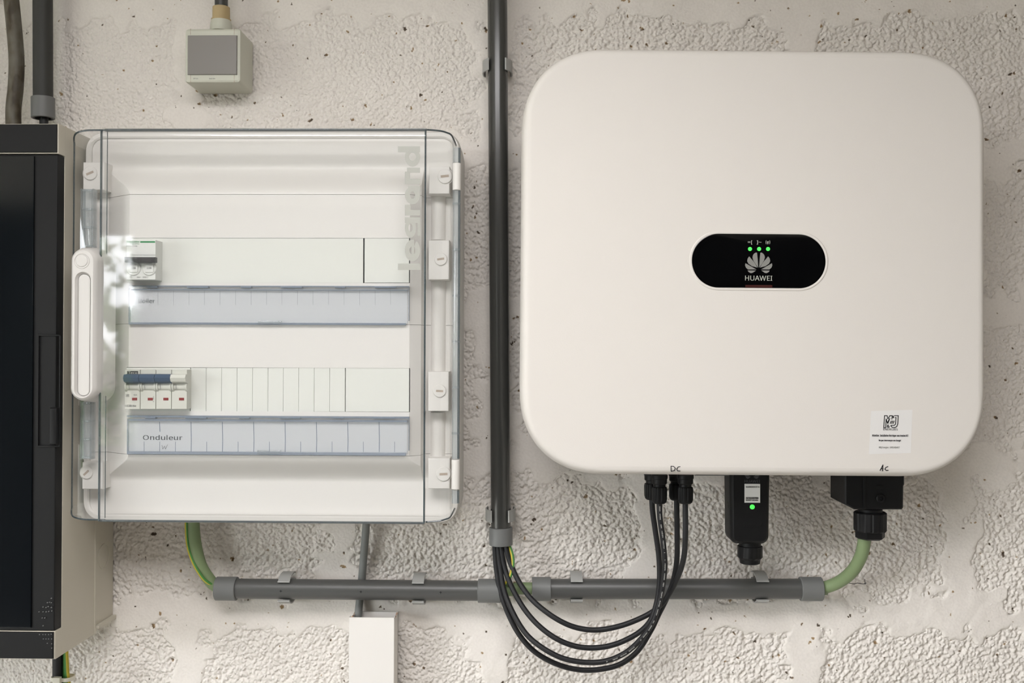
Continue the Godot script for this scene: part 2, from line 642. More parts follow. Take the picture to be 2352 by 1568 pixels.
	# smeared mortar: one sheet that dips under the block faces
	var st := 3
	var gx0 := int(c0 * BX / sx)
	var gx1 := int((c1 + 0.5) * BX / sx)
	var gy0 := int(r0 * BY / sy)
	var gy1 := int(r1 * BY / sy)
	var gx := (gx1 - gx0) / st + 1
	var gy := (gy1 - gy0) / st + 1
	var mh := PackedFloat32Array()
	mh.resize(gx * gy)
	var skip := PackedByteArray()
	skip.resize(gx * gy)
	for j in gy:
		var ty := gy0 + j * st
		var y := ty * sy
		var r := floori(y / BY)
		var row := posmod(-ty, TH) * TW
		var fy := y / BY - r
		var dy := minf(fy, 1.0 - fy) * BY
		var off := 0.0 if posmod(r, 2) == 1 else 0.5
		for i in gx:
			var tx := gx0 + i * st
			var x := tx * sx
			var fx := fposmod(x / BX - off, 1.0)
			var dx := minf(fx, 1.0 - fx) * BX
			var at := row + posmod(tx, TW)
			var dist := minf(dx, dy) + 0.040 * (edge[at] / 255.0 - 0.5) - 0.005
			if dx < 0.06 and dy < 0.06:
				dist = dist - 0.006
			var dip := smoothstep(0.012, 0.026, dist)
			var z := 0.0004 + 0.0028 * (soft[at] / 255.0 - 0.5) + 0.0007 * (lump[at] / 255.0 - 0.5) - 0.009 * dip
			if x < xb:
				z -= minf(0.034, (xb - x) * 0.32)
			mh[j * gx + i] = z
			skip[j * gx + i] = 1 if dip > 0.97 else 0
	var mo := MeshInstance3D.new()
	mo.name = "mortar"
	mo.mesh = relief(mh, gx, gy, gx0 * sx, gy0 * sy, st * sx, st * sy, skip)
	mo.material_override = mj
	wall.add_child(mo, true)
	var slab := MB.new()
	slab.box(Vector3(-3.1 - anchor.x, -anchor.y, -0.30), Vector3(2.5 - anchor.x, 2.2 - anchor.y, -0.042))
	var ax := gx0 * sx
	var bx := gx1 * sx
	var ay := gy0 * sy
	var by := gy1 * sy
	slab.box(Vector3(-3.1 - anchor.x, -anchor.y, -0.05), Vector3(ax, 2.2 - anchor.y, -0.034))
	slab.box(Vector3(bx, -anchor.y, -0.05), Vector3(2.5 - anchor.x, 2.2 - anchor.y, 0.0))
	slab.box(Vector3(ax, -anchor.y, -0.05), Vector3(bx, ay, 0.0))
	slab.box(Vector3(ax, by, -0.05), Vector3(bx, 2.2 - anchor.y, 0.0))
	part(wall, "masonry_core", slab, M.room_white)
	# pencilled levelling mark
	var pm := []
	for k in 9:
		var p := L(wall, 1934 + 7 * k, 1339.5 + 1.2 * sin(k * 2.1), 0.0045)
		pm.append(p)
	part(wall, "pencil_line", ink([pm, [L(wall, 1986, 1330, 0.0045), L(wall, 1987, 1342, 0.0045)]], 0.0007), M.ink_black, 40.0, "thin dark pencil line on the wall")

func relief(h: PackedFloat32Array, nx: int, ny: int, x0: float, y0: float, dx: float, dy: float, skip: PackedByteArray) -> ArrayMesh:
	var pos := PackedVector3Array()
	var nor := PackedVector3Array()
	var uv := PackedVector2Array()
	pos.resize(nx * ny)
	nor.resize(nx * ny)
	uv.resize(nx * ny)
	var su := 1.0 / (BX * 4.0)
	var sv := 1.0 / (BY * 6.0)
	for j in ny:
		var jm := maxi(j - 1, 0)
		var jp := mini(j + 1, ny - 1)
		for i in nx:
			var k := j * nx + i
			var x := x0 + i * dx
			var y := y0 + j * dy
			pos[k] = Vector3(x, y, h[k])
			var im := maxi(i - 1, 0)
			var ip := mini(i + 1, nx - 1)
			nor[k] = Vector3((h[j * nx + im] - h[j * nx + ip]) / ((ip - im) * dx), (h[jm * nx + i] - h[jp * nx + i]) / ((jp - jm) * dy), 1.0).normalized()
			uv[k] = Vector2(x * su, -y * sv)
	var idx := PackedInt32Array()
	idx.resize((nx - 1) * (ny - 1) * 6)
	var n := 0
	var use_skip := skip.size() > 0
	for j in ny - 1:
		for i in nx - 1:
			var a := j * nx + i
			if use_skip and skip[a] + skip[a + 1] + skip[a + nx] + skip[a + nx + 1] == 4:
				continue
			idx[n] = a; idx[n + 1] = a + nx + 1; idx[n + 2] = a + 1
			idx[n + 3] = a; idx[n + 4] = a + nx; idx[n + 5] = a + nx + 1
			n += 6
	idx.resize(n)
	var arr := []
	arr.resize(Mesh.ARRAY_MAX)
	arr[Mesh.ARRAY_VERTEX] = pos
	arr[Mesh.ARRAY_NORMAL] = nor
	arr[Mesh.ARRAY_TEX_UV] = uv
	arr[Mesh.ARRAY_INDEX] = idx
	var m := ArrayMesh.new()
	m.add_surface_from_arrays(Mesh.PRIMITIVE_TRIANGLES, arr)
	return m

# ------------------------------------------------------------------ inverter
func build_inverter() -> void:
	var n := thing("solar_inverter", "large white rounded solar inverter with a black pill-shaped display", "inverter", W(1722, 606, 0.012))
	n.rotation_degrees = Vector3(-0.5, 1.45, -0.27)
	var a := L(n, 1192, 1086, 0.13)
	var b := L(n, 2249, 127, 0.13)
	var poly := rrect(a.x, a.y, b.x, b.y, 0.092, 16, 2.25)
	var zf := 0.150
	part(n, "cover", MB.new().prism(poly, [[0.012, 0.035], [0.004, 0.045], [0.001, 0.08], [0.0, 0.120], [0.0002, 0.134], [0.0009, 0.140], [0.0022, 0.1448], [0.0042, 0.148], [0.0068, 0.1495], [0.010, 0.150]]), M.inverter_white, 30.0)
	part(n, "heat_sink", MB.new().prism(rrect(a.x + 0.02, a.y + 0.006, b.x - 0.02, b.y - 0.03, 0.06), [[0.0, 0.002], [0.0, 0.036]]), M.collar_grey)
	# display
	var zd := zf + 0.0008
	var outer := prr(n, 1583, 532, 1903, 666, zd, 1.0, 16)
	var inner := prr(n, 1588, 537.5, 1898, 661, zd, 1.0, 16)
	var rim := MB.new()
	var rings := []
	for s in [[outer, zf - 0.001], [outer, zf + 0.0002], [MB.inset(outer, 0.0008), zd], [inner, zd], [MB.inset(inner, 0.0008), zf + 0.0001]]:
		var ring := PackedVector3Array()
		for p in s[0]:
			ring.append(Vector3(p.x, p.y, s[1]))
		rings.append(ring)
	rim.loft(rings)
	part(n, "display_rim", rim, M.inverter_white, 30.0)
	var disp := part(n, "display", MB.new().prism(inner, [[0.0004, zf - 0.0006], [0.0004, zf + 0.0003], [0.0012, zf + 0.0006]]), M.display_black, 30.0, "glossy black pill-shaped display")
	var zt := zf + 0.0007
	for px in [1722.5, 1743.4, 1763.9]:
		part(disp, "status_light", MB.new().turned(L(n, px, 571.7, zt - 0.0002), Vector3(0, 0, 1), [[0, 0.0021], [0.0004, 0.0021]], 16), M.led_green)
	letters(disp, "=[", L(n, 1717.5, 561.3, zt), L(n, 1728, 552, zt), M.logo_silver)
	letters(disp, "]~", L(n, 1738, 561.3, zt), L(n, 1749, 552, zt), M.logo_silver)
	letters(disp, "(φ)", L(n, 1758.5, 561.3, zt), L(n, 1769, 552, zt), M.logo_silver)
	letters(disp, "HUAWEI", L(n, 1711.5, 644, zt), L(n, 1774, 633.2, zt), M.logo_silver)
	var petals := [
		[[1168, 664], [1200, 622], [1238, 562], [1252, 512], [1242, 476], [1222, 454], [1200, 443], [1185, 447], [1174, 560]],
		[[1180, 664], [1260, 642], [1312, 604], [1330, 568], [1322, 530], [1299, 499], [1222, 592]],
		[[1194, 690], [1316, 691], [1346, 666], [1360, 632], [1355, 599]],
		[[1200, 706], [1250, 740], [1276, 745], [1308, 728], [1323, 705]],
	]
	logo(disp, n, petals, zt, M.logo_grey, Vector2(1560, 510), 6.357, Vector2(0, 0))
	part(disp, "indicator_strip", pbox(n, 1712, 654.5, 1774, 660, zt - 0.0003, zt + 0.0001, 0.0), M.display_red, 40.0, "dark red strip under the lettering")
	# hand lettering
	var zi := zf - 0.0003
	var pen := func(pts: Array, w: float): part(n, "handwriting", ink(pts.map(func(pl): return pl.map(func(q): return L(n, q[0], q[1], 0.1494))), w, 0.0009), M.ink_black, 40.0, "handwritten black letters")
	pen.call([[[1541, 1070], [1541.5, 1082]], [[1541, 1070], [1547, 1070.5], [1551, 1075], [1549, 1080], [1542, 1082]], [[1562, 1071], [1557, 1072], [1554, 1077], [1556, 1081], [1562, 1081.5]]], 0.0007)
	pen.call([[[2021, 1080], [2027.5, 1067], [2026.5, 1081]], [[2022.5, 1076], [2028, 1075.5]], [[2039, 1071], [2034, 1073], [2032, 1077], [2035, 1080], [2039.5, 1079.5]]], 0.0008)
	# warning sticker
	var k := 8.25
	var P := func(x: float, y: float, z: float) -> Vector3: return L(n, 1960 + x / k, 920 + y / k, z)
	var sp := PackedVector2Array()
	for q in [[295, 1010], [1088, 990], [1120, 170], [335, 195]]:
		var w: Vector3 = P.call(q[0], q[1], zf)
		sp.append(Vector2(w.x, w.y))
	var stick := part(n, "warning_sticker", MB.new().prism(sp, [[0.0, zf - 0.0012], [0.0, zf + 0.0002]]), M.sticker_pale, 40.0, "pale square sticker with a black logo and French warning text")
	var zs := zf + 0.0003
	var S := func(pl: Array) -> Array: return pl.map(func(q): return P.call(q[0], q[1], zs - 0.0001))
	part(stick, "emblem", ink([S.call([[577, 512], [590, 282], [638, 282], [655, 345], [692, 282], [736, 282], [729, 352]]), S.call([[577, 512], [612, 512], [622, 345], [642, 420], [690, 335], [652, 435]]), S.call([[778, 282], [850, 282], [841, 440], [822, 490], [780, 510], [735, 504], [708, 475]]), S.call([[792, 318], [808, 318], [800, 442], [776, 466], [712, 468]]), S.call([[697, 432], [718, 382]]), S.call([[724, 432], [745, 382]]), S.call([[752, 432], [773, 382]]), S.call([[750, 322], [757, 288], [764, 322]])], 0.0008), M.ink_black)
	letters(stick, "&", P.call(634, 512, zs), P.call(690, 452, zs), M.ink_black, true)
	letters(stick, "ENERGIES", P.call(568, 560, zs), P.call(840, 525, zs), M.ink_black)
	letters(stick, "Attention : Installation électrique sous tension DC!", P.call(355, 690, zs), P.call(1040, 640, zs), M.ink_black, true)
	letters(stick, "Ne pas interrompre en charge!", P.call(483, 778, zs), P.call(900, 735, zs), M.ink_black, true)
	letters(stick, "M&J Energies : 0495/404417", P.call(485, 910, zs), P.call(878, 868, zs), M.ink_grey)
	# feet and plate under the cover
	part(n, "connection_plate", pbox(n, 1598, 1078, 1690, 1092, 0.05, 0.085, 0.001), M.conduit_grey)
	part(n, "port_cover", pbox(n, 1612, 1082, 1655, 1090, 0.07, 0.1, 0.001), M.black_plastic)
	build_dongle(n)
	build_ac_plug(n)

func logo(parent: Node3D, n: Node3D, petals: Array, z: float, m: Material, origin: Vector2, k: float, cut: Vector2) -> void:
	for side in [1, -1]:
		for pt in petals:
			var poly := PackedVector2Array()
			for q in pt:
				var x: float = 1161.0 + side * (q[0] - 1161.0)
				var w := L(n, origin.x + x / k, origin.y + q[1] / k, z)
				poly.append(Vector2(w.x, w.y))
			if Geometry2D.is_polygon_clockwise(poly):
				poly.reverse()
			part(parent, "emblem_petal", MB.new().prism(poly, [[0.0, z - 0.0004], [0.0, z]]), m)

func build_dongle(inv: Node3D) -> void:
	var at := W(1722, 1170, 0.05)
	var n := thing("communication_dongle", "black plug-in dongle with green light under the white inverter", "dongle", at)
	var zf := 0.055
	var a := L(n, 1676, 1250, zf)
	var b := L(n, 1770, 1070, zf)
	var taper := PackedVector2Array()
	for q in rrect(a.x, a.y, b.x, b.y, 0.009, 8):
		var t := clampf((q.y - a.y) / (b.y - a.y), 0.0, 1.0)
		taper.append(Vector2(lerpf((a.x + b.x) / 2, q.x, lerpf(0.95, 1.0, t)), q.y))
	part(n, "body", MB.new().prism(taper, [[0.003, 0.018], [0.0, 0.022], [0.0, zf - 0.006], [0.0012, zf - 0.0025], [0.004, zf]]), M.black_plastic, 35.0)
	var zt := zf + 0.0003
	letters(n, "HUAWEI", L(n, 1710, 1108, zt), L(n, 1745.5, 1102, zt), M.logo_dim)
	var k := 6.357 * 62.0 / 36.0
	var petals := [
		[[1180, 664], [1260, 642], [1312, 604], [1330, 568], [1322, 530], [1299, 499], [1222, 592]],
		[[1194, 690], [1316, 691], [1346, 666], [1360, 632], [1355, 599]],
		[[1200, 706], [1250, 740], [1276, 745], [1308, 728], [1323, 705]],
	]
	logo(n, n, petals, zt, M.logo_dim, Vector2(1727.5 - 1161.0 / k, 1099.0 - 745.0 / k), k, Vector2.ZERO)
	var st := part(n, "serial_sticker", pbox(n, 1710, 1111, 1746, 1154, zf - 0.001, zt, 0.0), M.paper_white, 40.0, "small white serial number sticker")
	letters(st, "SDLANWLAN 4G FE 10", L(n, 1713, 1119.5, zt + 0.0002), L(n, 1744, 1116.5, zt + 0.0002), M.ink_black)
	letters(st, "SN:TA2320079988", L(n, 1713.5, 1145.5, zt + 0.0002), L(n, 1742, 1141.5, zt + 0.0002), M.ink_black, true)
	letters(st, "REGKEY: M7J4BN", L(n, 1713.5, 1150.5, zt + 0.0002), L(n, 1741, 1147, zt + 0.0002), M.ink_black, true)
	part(n, "status_light", MB.new().turned(L(n, 1727.5, 1163.5, zf - 0.0005), Vector3(0, 0, 1), [[0, 0.0027], [0.0011, 0.0027], [0.0014, 0.0018]], 18), M.led_green, 40.0, "round green light")
	var groove := []
	for q in [[1709, 1201], [1710.5, 1208], [1714, 1209.5], [1744, 1209.5], [1747.5, 1208], [1749, 1201]]:
		groove.append(L(n, q[0], q[1], zf - 0.0001))
	part(n, "raised_outline", ink([groove], 0.0009, 0.0005), M.black_plastic)
	part(n, "side_button", MB.new().turned(L(n, 1679, 1160, 0.04), Vector3(-1, 0, 0), [[0, 0.006], [0.0035, 0.0055], [0.004, 0.004]], 18), M.black_plastic)
	var c := L(n, 1722.5, 1249, 0.036)
	part(n, "cable_gland", MB.new().turned(c, Vector3(0, -1, 0), [[-0.004, 0.0125], [0.0015, 0.0125], [0.002, 0.0142], [0.0035, 0.0142, 1], [0.0145, 0.0142, 1], [0.0165, 0.0125], [0.0175, 0.0118], [0.0215, 0.0114], [0.0225, 0.0095]], 48, 12, 0.0006), M.black_plastic, 30.0)

func build_ac_plug(inv: Node3D) -> void:
	var n := thing("ac_connector", "square black cable connector with large ribbed nut under the inverter", "connector", W(2009, 1130, 0.05))
	var zf := 0.055
	var poly := PackedVector2Array()
	for q in [[1941, 1158], [1963, 1170], [2072, 1170], [2075, 1166], [2076, 1116], [2078, 1112], [2078, 1070], [1941, 1070]]:
		var w := L(n, q[0], q[1], zf)
		poly.append(Vector2(w.x, w.y))
	part(n, "body", MB.new().prism(poly, [[0.0, 0.0], [0.0, zf - 0.0015], [0.0015, zf]]), M.black_plastic, 30.0)
	var lo := L(n, 1955, 1170, zf + 0.002)
	var hi := L(n, 1983, 1070, zf + 0.002)
	part(n, "side_cheek", MB.new().box(Vector3(hi.x, lo.y + 0.001, zf - 0.002), Vector3(hi.x + 0.003, hi.y, zf + 0.0015), 0.0005), M.black_plastic)
	part(n, "latch_window", pbox(n, 2014, 1115, 2029, 1121, zf - 0.001, zf + 0.0008, 0.0004), M.black_plastic)
	var sc := part(n, "screw", MB.new().turned(L(n, 2022, 1144, zf - 0.001), Vector3(0, 0, 1), [[0, 0.0052], [0.0022, 0.0052], [0.003, 0.0044], [0.003, 0.0024], [0.0018, 0.0022]], 24), M.black_plastic)
	part(sc, "socket", MB.new().turned(L(n, 2022, 1144, zf + 0.0006), Vector3(0, 0, 1), [[0, 0.0014], [0.0008, 0.0014]], 6), M.ink_black)
	var c := L(n, 1998.5, 1168, 0.036)
	part(n, "gland_nut", MB.new().turned(c, Vector3(0, -1, 0), [[0.0, 0.0135], [0.003, 0.0135], [0.0032, 0.0165], [0.0045, 0.0182, 1], [0.024, 0.0182, 1], [0.0255, 0.0172]], 64, 14, 0.0008), M.black_plastic, 30.0)
	part(n, "hex_collar", MB.new().turned(c, Vector3(0, -1, 0), [[0.0245, 0.0172], [0.0325, 0.0170], [0.0345, 0.0135]], 6), M.black_plastic, 20.0)

# ------------------------------------------------------------------ clear-door enclosure
func build_enclosure() -> void:
	var n := thing("distribution_enclosure", "white distribution enclosure with a clear hinged door and two breaker rows", "enclosure", W(617, 746, 0.004))
	var zb := 0.090
	var zp := 0.116
	var zs := 0.139
	var zf := 0.156
	var a := L(n, 172, 1199, 0.102)
	var b := L(n, 1057, 297, 0.102)
	a.x = maxf(a.x, W(262, 1300, 0.0).x + 0.0035 - n.position.x)
	var poly := rrect(a.x, a.y, b.x, b.y, 0.024, 10, 2.2)
	var body := MB.new()
	body.prism(poly, [[0.004, 0.0], [0.001, 0.012], [0.0, 0.05], [0.0, 0.090], [0.002, 0.094], [0.006, 0.094], [0.0075, 0.092], [0.008, 0.012]])
	part(n, "body", body, M.enclosure_white, 35.0)
	# inner cover panels
	var xa := L(n, 249, 600, zb).x
	var xb := L(n, 297, 600, zp).x
	var xc := L(n, 941, 600, zp).x
	var xd := L(n, 972, 600, zb).x
	var x_left := a.x + 0.0078
	var x_right := b.x - 0.0078
	var yt0 := L(n, 600, 446.5, zp).y
	var yt1 := L(n, 600, 384, zb).y
	var ym := L(n, 600, 744.5, zp).y
	var yb0 := L(n, 600, 1045, zp).y
	var yb1 := L(n, 600, 1106, zb).y
	var y_top := b.y - 0.0078
	var y_bot := a.y + 0.0078
	var prof := func(x: float, y: float) -> float:
		var s := clampf((x - xa) / (xb - xa), 0.0, 1.0) if x < 0.5 * (xa + xd) else 1.0 - 0.3 * clampf((x - xc) / (xd - xc), 0.0, 1.0)
		var t := smoothstep(yt1, yt0, y) if y > ym else smoothstep(yb1, yb0, y)
		if x > xd:
			s = 0.7 * clampf(1.0 - (x - xd) / 0.0015, 0.0, 1.0)
		return zb + (zp - zb) * minf(s, t)
	var gap := 0.0002
	var h1 := [L(n, 291, 546, zp), L(n, 941.5, 650, zp)]
	var h2 := [L(n, 289, 843, zp), L(n, 941.5, 946, zp)]
	var cuts := [[y_top, yt0 + gap, []], [yt0 - gap, ym + gap, h1], [ym - gap, yb0 + gap, h2], [yb0 - gap, y_bot, []]]
	for c in cuts:
		var xs := [x_left]
		for k in 41: xs.append(lerpf(xa, xb, k / 40.0))
		if c[2]:
			xs.append(c[2][0].x)
			xs.append(c[2][1].x)
		for k in 13: xs.append(lerpf(xc, xd, k / 12.0))
		for k in range(1, 10): xs.append(lerpf(xb, xc, k / 10.0))
		xs.append(xd + 0.0015)
		xs.append(x_right)
		xs.sort()
		var ys := []
		for k in 61: ys.append(lerpf(c[0], c[1], k / 60.0))
		if c[2]:
			ys.append(c[2][0].y)
			ys.append(c[2][1].y)
		ys.sort()
		ys.reverse()
		var mb := MB.new()
		for i in xs.size() - 1:
			for j in ys.size() - 1:
				var cx: float = (xs[i] + xs[i + 1]) / 2
				var cy: float = (ys[j] + ys[j + 1]) / 2
				if xs[i + 1] - xs[i] < 1e-6 or ys[j] - ys[j + 1] < 1e-6:
					continue
				if c[2] and cx > c[2][0].x and cx < c[2][1].x and cy < c[2][0].y and cy > c[2][1].y:
					continue
				var q := []
				for e in [[i, j + 1], [i + 1, j + 1], [i + 1, j], [i, j]]:
					q.append(Vector3(xs[e[0]], ys[e[1]], prof.call(xs[e[0]], ys[e[1]])))
				mb.quad(q[0], q[1], q[2], q[3])
		# returns at the split lines and the window
		for y in [c[0], c[1]]:
			var dir := 1.0 if y == c[0] else -1.0
			for i in xs.size() - 1:
				var p := Vector3(xs[i], y, prof.call(xs[i], y))
				var r := Vector3(xs[i + 1], y, prof.call(xs[i + 1], y))
				var dn := Vector3(0, 0, -0.004)
				if dir > 0:
					mb.quad(p, r, r + dn, p + dn)
				else:
					mb.quad(r, p, p + dn, r + dn)
		part(n, "cover_panel", mb, M.enclosure_white, 25.0)
	# blanking plates
	var plate := func(x0: float, y0: float, x1: float, y1: float): part(n, "blanking_plate", pbox(n, x0, y0, x1, y1, zp - 0.004, zp - 0.0004, 0.0003), M.blank_white, 50.0)
	plate.call(292, 547, 834.2, 649)
	plate.call(837, 547, 940, 649)
	for k in 10:
		plate.call(438 + k * 35.45, 844.5, 438 + (k + 1) * 35.45, 945)
	plate.call(290, 844.5, 437, 945)
	plate.call(793.6, 844.5, 940, 945)
	# label holders
	for row in [0, 1]:
		var y0: float = [656.5, 956.5][row]
		var y1: float = [745.0, 1043.0][row]
		var x0: float = [295.0, 291.0][row]
		var x1 := 940.0
		var zh := zp + 0.005
		var fr := MB.new()
		fr.v.append_array(pbox(n, x0, y1 - 3.5, x1 - 8, y1, zp, zh, 0.0004).v)
		fr.v.append_array(pbox(n, x0, y0 + 4, x0 + 2, y1 - 3.5, zp, zh, 0.0003).v)
		fr.v.append_array(pbox(n, x1 - 2, y0 + 2, x1, y1 - 8, zp, zh, 0.0003).v)
		fr.v.append_array(pbox(n, x0, y0, x1, y0 + 1.5, zp, zh, 0.0003).v)
		fr.v.append_array(pbox(n, x0 + 4, y0 + 8.5, x1 - 4, y0 + 9.6, zp, zh, 0.0002).v)
		var hold := part(n, "label_holder", fr, M.clear_blue_edge, 30.0, "clear bluish snap-on label holder")
		var py0: float = y0 + 11.0
		part(hold, "paper_strip", pbox(n, x0 + 4, py0, x1 - 4, y1 - 4, zp + 0.0002, zp + 0.0006, 0.0), M.paper_blue)
		part(hold, "window", pbox(n, x0 + 2, y0 + 1, x1 - 2, y1 - 3, zh - 0.001, zh - 0.0004, 0.0), M.clear_blue)
		part(hold, "snap_tab", pbox(n, 592 - 2 * row, y1 - 8.5, 645 - 2 * row, y1 - 1, zp, zh + 0.0022, 0.001), M.clear_ribbed)
		for k in 6:
			part(hold, "hinge_lug", pbox(n, x0 + 42 + k * 108 - (k % 2) * 16, y0 + 0.6, x0 + 66 + k * 108 + (k % 2) * 9, y0 + 4.6, zp, zh + 0.001, 0.0004), M.clear_blue_edge)
		var zt := zp + 0.0008
		if row == 0:
			letters(hold, "Boiler", L(n, 318, 695.6, zt), L(n, 355.5, 686, zt), M.ink_black)
			for k in 16:
				var x := 363.0 + k * 35.6
				part(hold, "tick_mark", ink([[L(n, x, 668, zp + 0.0005), L(n, x, 700, zp + 0.0005)]], 0.0003, 0.0002), M.pencil)
		else:
			letters(hold, "Onduleur", L(n, 328.5, 1010, zt), L(n, 419, 999, zt), M.ink_black)
			for k in 8:
				var x := 366.5 + k * 72.0
				part(hold, "tick_mark", ink([[L(n, x, 969, zp + 0.0005), L(n, x + 1.0, 991 if k == 0 else 1010, zp + 0.0005)]] + ([] if k == 0 else [[L(n, x + 1.0, 1010, zp + 0.0005), L(n, x + 0.4, 1037, zp + 0.0005)]]), 0.0006, 0.0002), M.ink_blue)
			for k in 17:
				if k % 2 == 0 or k == 1:
					var x := 331.0 + k * 35.95
					part(hold, "tick_mark", ink([[L(n, x, 1014, zp + 0.0005), L(n, x, 1037, zp + 0.0005)]], 0.0004, 0.0002), M.ink_blue)
			part(hold, "pencil_letter", ink([[L(n, 372, 1022, zt), L(n, 374, 1031, zt), L(n, 378, 1024, zt), L(n, 380, 1031, zt), L(n, 385, 1021, zt)]], 0.0004, 0.0002), M.ink_grey)
	# side columns with screw bosses
	for s in [[985, 382, 1033, 445, 1022, 405, 18.0, 0.1], [984, 551, 1032, 642, 1012.5, 595, 15.5, 0.15], [983, 853, 1031, 944, 1010, 897.5, 15.5, -0.05], [983, 1052, 1034, 1122, 1019, 1088, 17.5, 0.05], [190, 372, 240, 436, 208, 398, 17.0, 0.4], [188, 1062, 236, 1123, 199.5, 1085, 15.5, 0.75]]:
		var boss := part(n, "screw_boss", pbox(n, s[0], s[1], s[2], s[3], zb - 0.004, zp - 0.004, 0.0015), M.enclosure_white)
		var c := L(n, s[4], s[5], zp - 0.004)
		var r: float = s[6] * 0.000505
		part(boss, "screw_head", MB.new().turned(c - Vector3(0, 0, 0.0012), Vector3(0, 0, 1), [[0, r * 1.06], [0.0013, r * 1.06], [0.0013, r * 1.0], [0.0005, r * 0.98], [0.0005, r * 0.94], [0.0026, r * 0.9], [0.003, r * 0.84]], 32), M.enclosure_white, 30.0)
		var t := Basis(Vector3(0, 0, 1), s[7])
		part(boss, "screw_slot", ink([[c + t * Vector3(-r * 0.42, 0, 0.0017), c + t * Vector3(r * 0.42, 0, 0.0017)]], r * 0.3, 0.0003), M.slot_brown)
	# rounded channel between the bosses
	for s in [[1001, 452, 551], [1001, 645, 853], [1000, 947, 1050]]:
		var c0 := L(n, s[0] + 6, s[1], zb)
		var c1 := L(n, s[0] + 6, s[2], zb)
		part(n, "side_column", MB.new().turned(Vector3(c0.x, c0.y, zb - 0.004), Vector3(0, -1, 0), [[0, 0.0095], [c0.y - c1.y, 0.0095]], 24), M.enclosure_white, 40.0)
	build_door(n, zs, zf)

